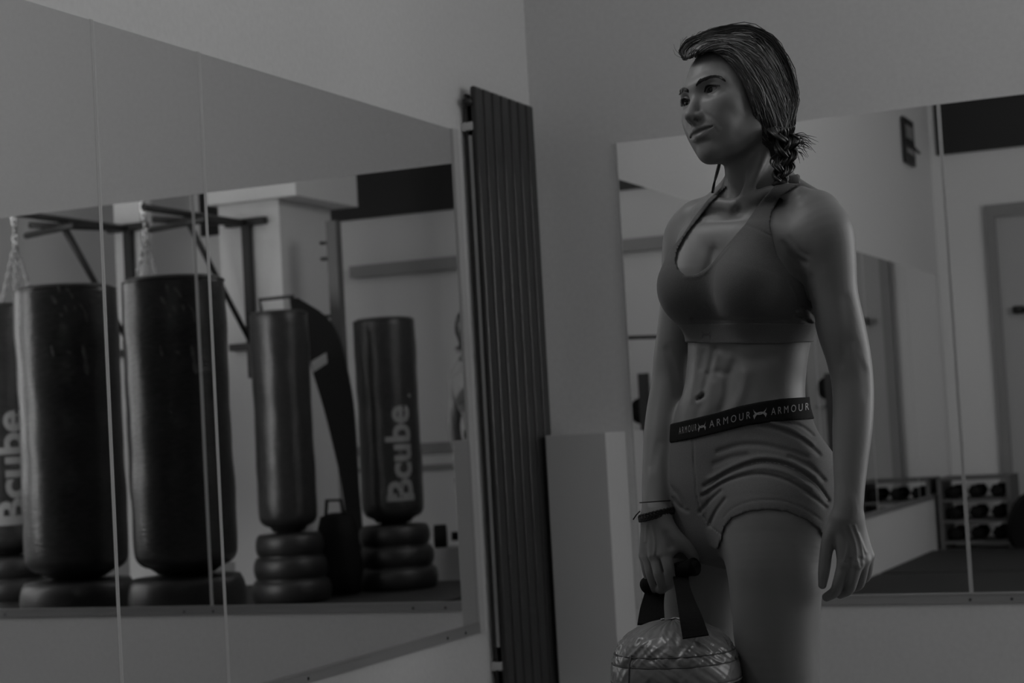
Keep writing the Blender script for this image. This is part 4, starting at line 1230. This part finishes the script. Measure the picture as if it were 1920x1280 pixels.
def bag_patch(name, t0, t1, a0, a1, m, puff=.0, n1=40, n2=160, wr=1.0, closed=False):
    vs, fs = [], []
    for i_ in range(n1):
        t_ = t0+(t1-t0)*i_/(n1-1); u = i_/(n1-1)
        for j in range(n2):
            a_ = a0+(a1-a0)*j/(n2-1) if not closed else 2*math.pi*j/n2
            fold = abs(nz(a_+t_*9, t_, 5, 22, 3.1))*-2.2+abs(nz(a_-t_*12, t_, 8, 18, 7.7))*-1.3+nz(a_, t_*1.5, 5, 10, 1.3)*.8+.7
            r = bag_r(t_)+puff*math.sin(math.pi*u)**.6+wr*.0024*fold*min(1, t_/.02)
            z_ = -t_+wr*.0012*nz(a_, t_, 10, 25, 5.0)+.0
            vs.append((r*math.cos(a_), r*math.sin(a_), z_))
    for i_ in range(n1-1):
        for j in range(n2 if closed else n2-1):
            k = (j+1) % n2; fs.append((i_*n2+j, i_*n2+k, i_*n2+n2+k, i_*n2+n2+j))
    if closed and t0 < .001: fs.append(tuple(range(n2)))
    return mk(name, vs, fs, m, wbag, True)


bag_patch('top_panel', .0, .052, 0, 1, M_SILV, .001, 40, 260, 1.25, True)
bag_patch('middle_panel', .0525, .068, 0, 1, M_SILV, .0012, 14, 260, 1.1, True)
bag_patch('side_panel', .0685, .098, 0, 1, M_SILV, .002, 22, 260, .45, True)
bag_patch('piping', .0985, .103, 0, 1, M_SILV, .002, 8, 160, .1, True)
lower = bag_patch('mesh_body', .1035, .36, 0, 1, M_MESH, .0, 20, 120, .3, True)
mk('base_panel', [(.097*math.cos(a_), .097*math.sin(a_), -.36) for a_ in np.linspace(0, 2*math.pi, 41)[:-1]], [tuple(range(40))], M_MESH, wbag)
for t_ in (.0523, .0683, .0983):
    mk('seam', *tube_data([((bag_r(t_)+.0006+.0015*nz(a_, t_, 5, 10, 1.3))*math.cos(a_), (bag_r(t_)+.0006+.0015*nz(a_, t_, 5, 10, 1.3))*math.sin(a_), -t_) for a_ in np.linspace(0, 2*math.pi, 121)], .0011, 5), M_THREAD, wbag, True)
av = math.atan2(CAM[1]-bc[1], CAM[0]-bc[0])      # side facing the viewer
for da in (-.78, 2.2):
    mk('side_seam', *tube_data([((bag_r(t_)+.002)*math.cos(av+da), (bag_r(t_)+.002)*math.sin(av+da), -t_) for t_ in np.linspace(.048, .34, 20)], .0016, 5), M_THREAD, wbag, True)


def ribbon(name, cl, wd_, m, th=.0018):
    """cl: world centre points with the ribbon's width vector"""
    vs, fs = [], []; n_ = len(cl)
    for i_ in range(n_):
        p_, w_ = cl[i_]; t_ = np.array(cl[min(i_+1, n_-1)][0])-np.array(cl[max(i_-1, 0)][0]); nrm = np.cross(t_, w_); nrm = nrm/np.linalg.norm(nrm)*th
        for q_ in (p_-w_-nrm, p_+w_-nrm, p_+w_+nrm, p_-w_+nrm): vs.append(q_-bc)
    for i_ in range(n_-1):
        for j in range(4): fs.append((i_*4+j, i_*4+(j+1) % 4, i_*4+4+(j+1) % 4, i_*4+4+j))
    fs += [(3, 2, 1, 0), tuple(4*(n_-1)+j for j in range(4))]
    return mk(name, vs, fs, m, wbag)


def strap_pts(rows):
    out = []
    C_ = catmull([[*V((a_[0]+b_[0])/2, (a_[1]+b_[1])/2, D), *((V(*b_, D+(e if e else 0))-V(*a_, D-(e if e else 0)))/2)] for a_, b_, D, e in rows], 24)
    return [(c_[:3], c_[3:]) for c_ in C_]


ribbon('near_strap', strap_pts([((1262, 1082), (1291, 1083), 3.165, 0), ((1266, 1105), (1294, 1100), 3.12, 0), ((1270, 1130), (1304, 1128), 3.06, 0), ((1274, 1158), (1316, 1155), 3.005, 0), ((1280, 1197), (1329, 1190), 2.975, 0)]), 0, M_STRAP)
ribbon('far_strap', strap_pts([((1212, 1098), (1250, 1098), 3.235, 0), ((1207, 1118), (1246, 1115), 3.22, 0), ((1201, 1138), (1245, 1136), 3.195, 0), ((1197, 1158), (1246, 1158), 3.16, 0), ((1195, 1170), (1246, 1172), 3.14, 0)]), 0, M_STRAP)
gp = [V(1303, 1062, 3.160)-bc, V(1285, 1066, 3.172)-bc, V(1262, 1073, 3.19)-bc, V(1240, 1084, 3.212)-bc, V(1216, 1098, 3.24)-bc]
tube('padded_grip', catmull(gp, 16), [.0185]*2+[.0170]*12+[.0195]*2, M_STRAP, wbag, 20, .85)
tube('grip_hollow', [V(1304, 1062, 3.1585)-bc, V(1303.4, 1062, 3.1592)-bc], .0125, mat('grip_inside', .003, .9), wbag, 20, .85)
# pale print on the dome
def dome(u, w_):      # u along the viewer's right, w_ away from the viewer
    e1 = np.array([math.cos(av+math.pi/2), math.sin(av+math.pi/2)]); e2 = np.array([-math.cos(av), -math.sin(av)])
    q_ = e1*u+e2*w_; r = np.hypot(*q_); ts = np.linspace(0, .06, 200); t_ = np.interp(r, [bag_r(x_) for x_ in ts], ts)
    return (q_[0], q_[1], -t_+.0022)
bm = bmesh.new()
def quad(a_, b_, c_, d_): bm.faces.new([bm.verts.new(dome(*q_)) for q_ in (a_, b_, c_, d_)])
quad((-.020, .01), (-.014, .01), (-.014, -.004), (-.020, -.004)); quad((-.006, -.012), (.000, -.010), (.008, .010), (.002, .010))
ring = [(.022+.016*math.cos(a_), -.004+.016*math.sin(a_), .022+.011*math.cos(a_), -.004+.011*math.sin(a_)) for a_ in np.linspace(0, 2*math.pi, 25)]
for r0, r1 in zip(ring[:-1], ring[1:]): quad(r0[:2], r1[:2], r1[2:], r0[2:])
bm_obj('printed_mark', bm, mat('bag_print', .5, .6), wbag)
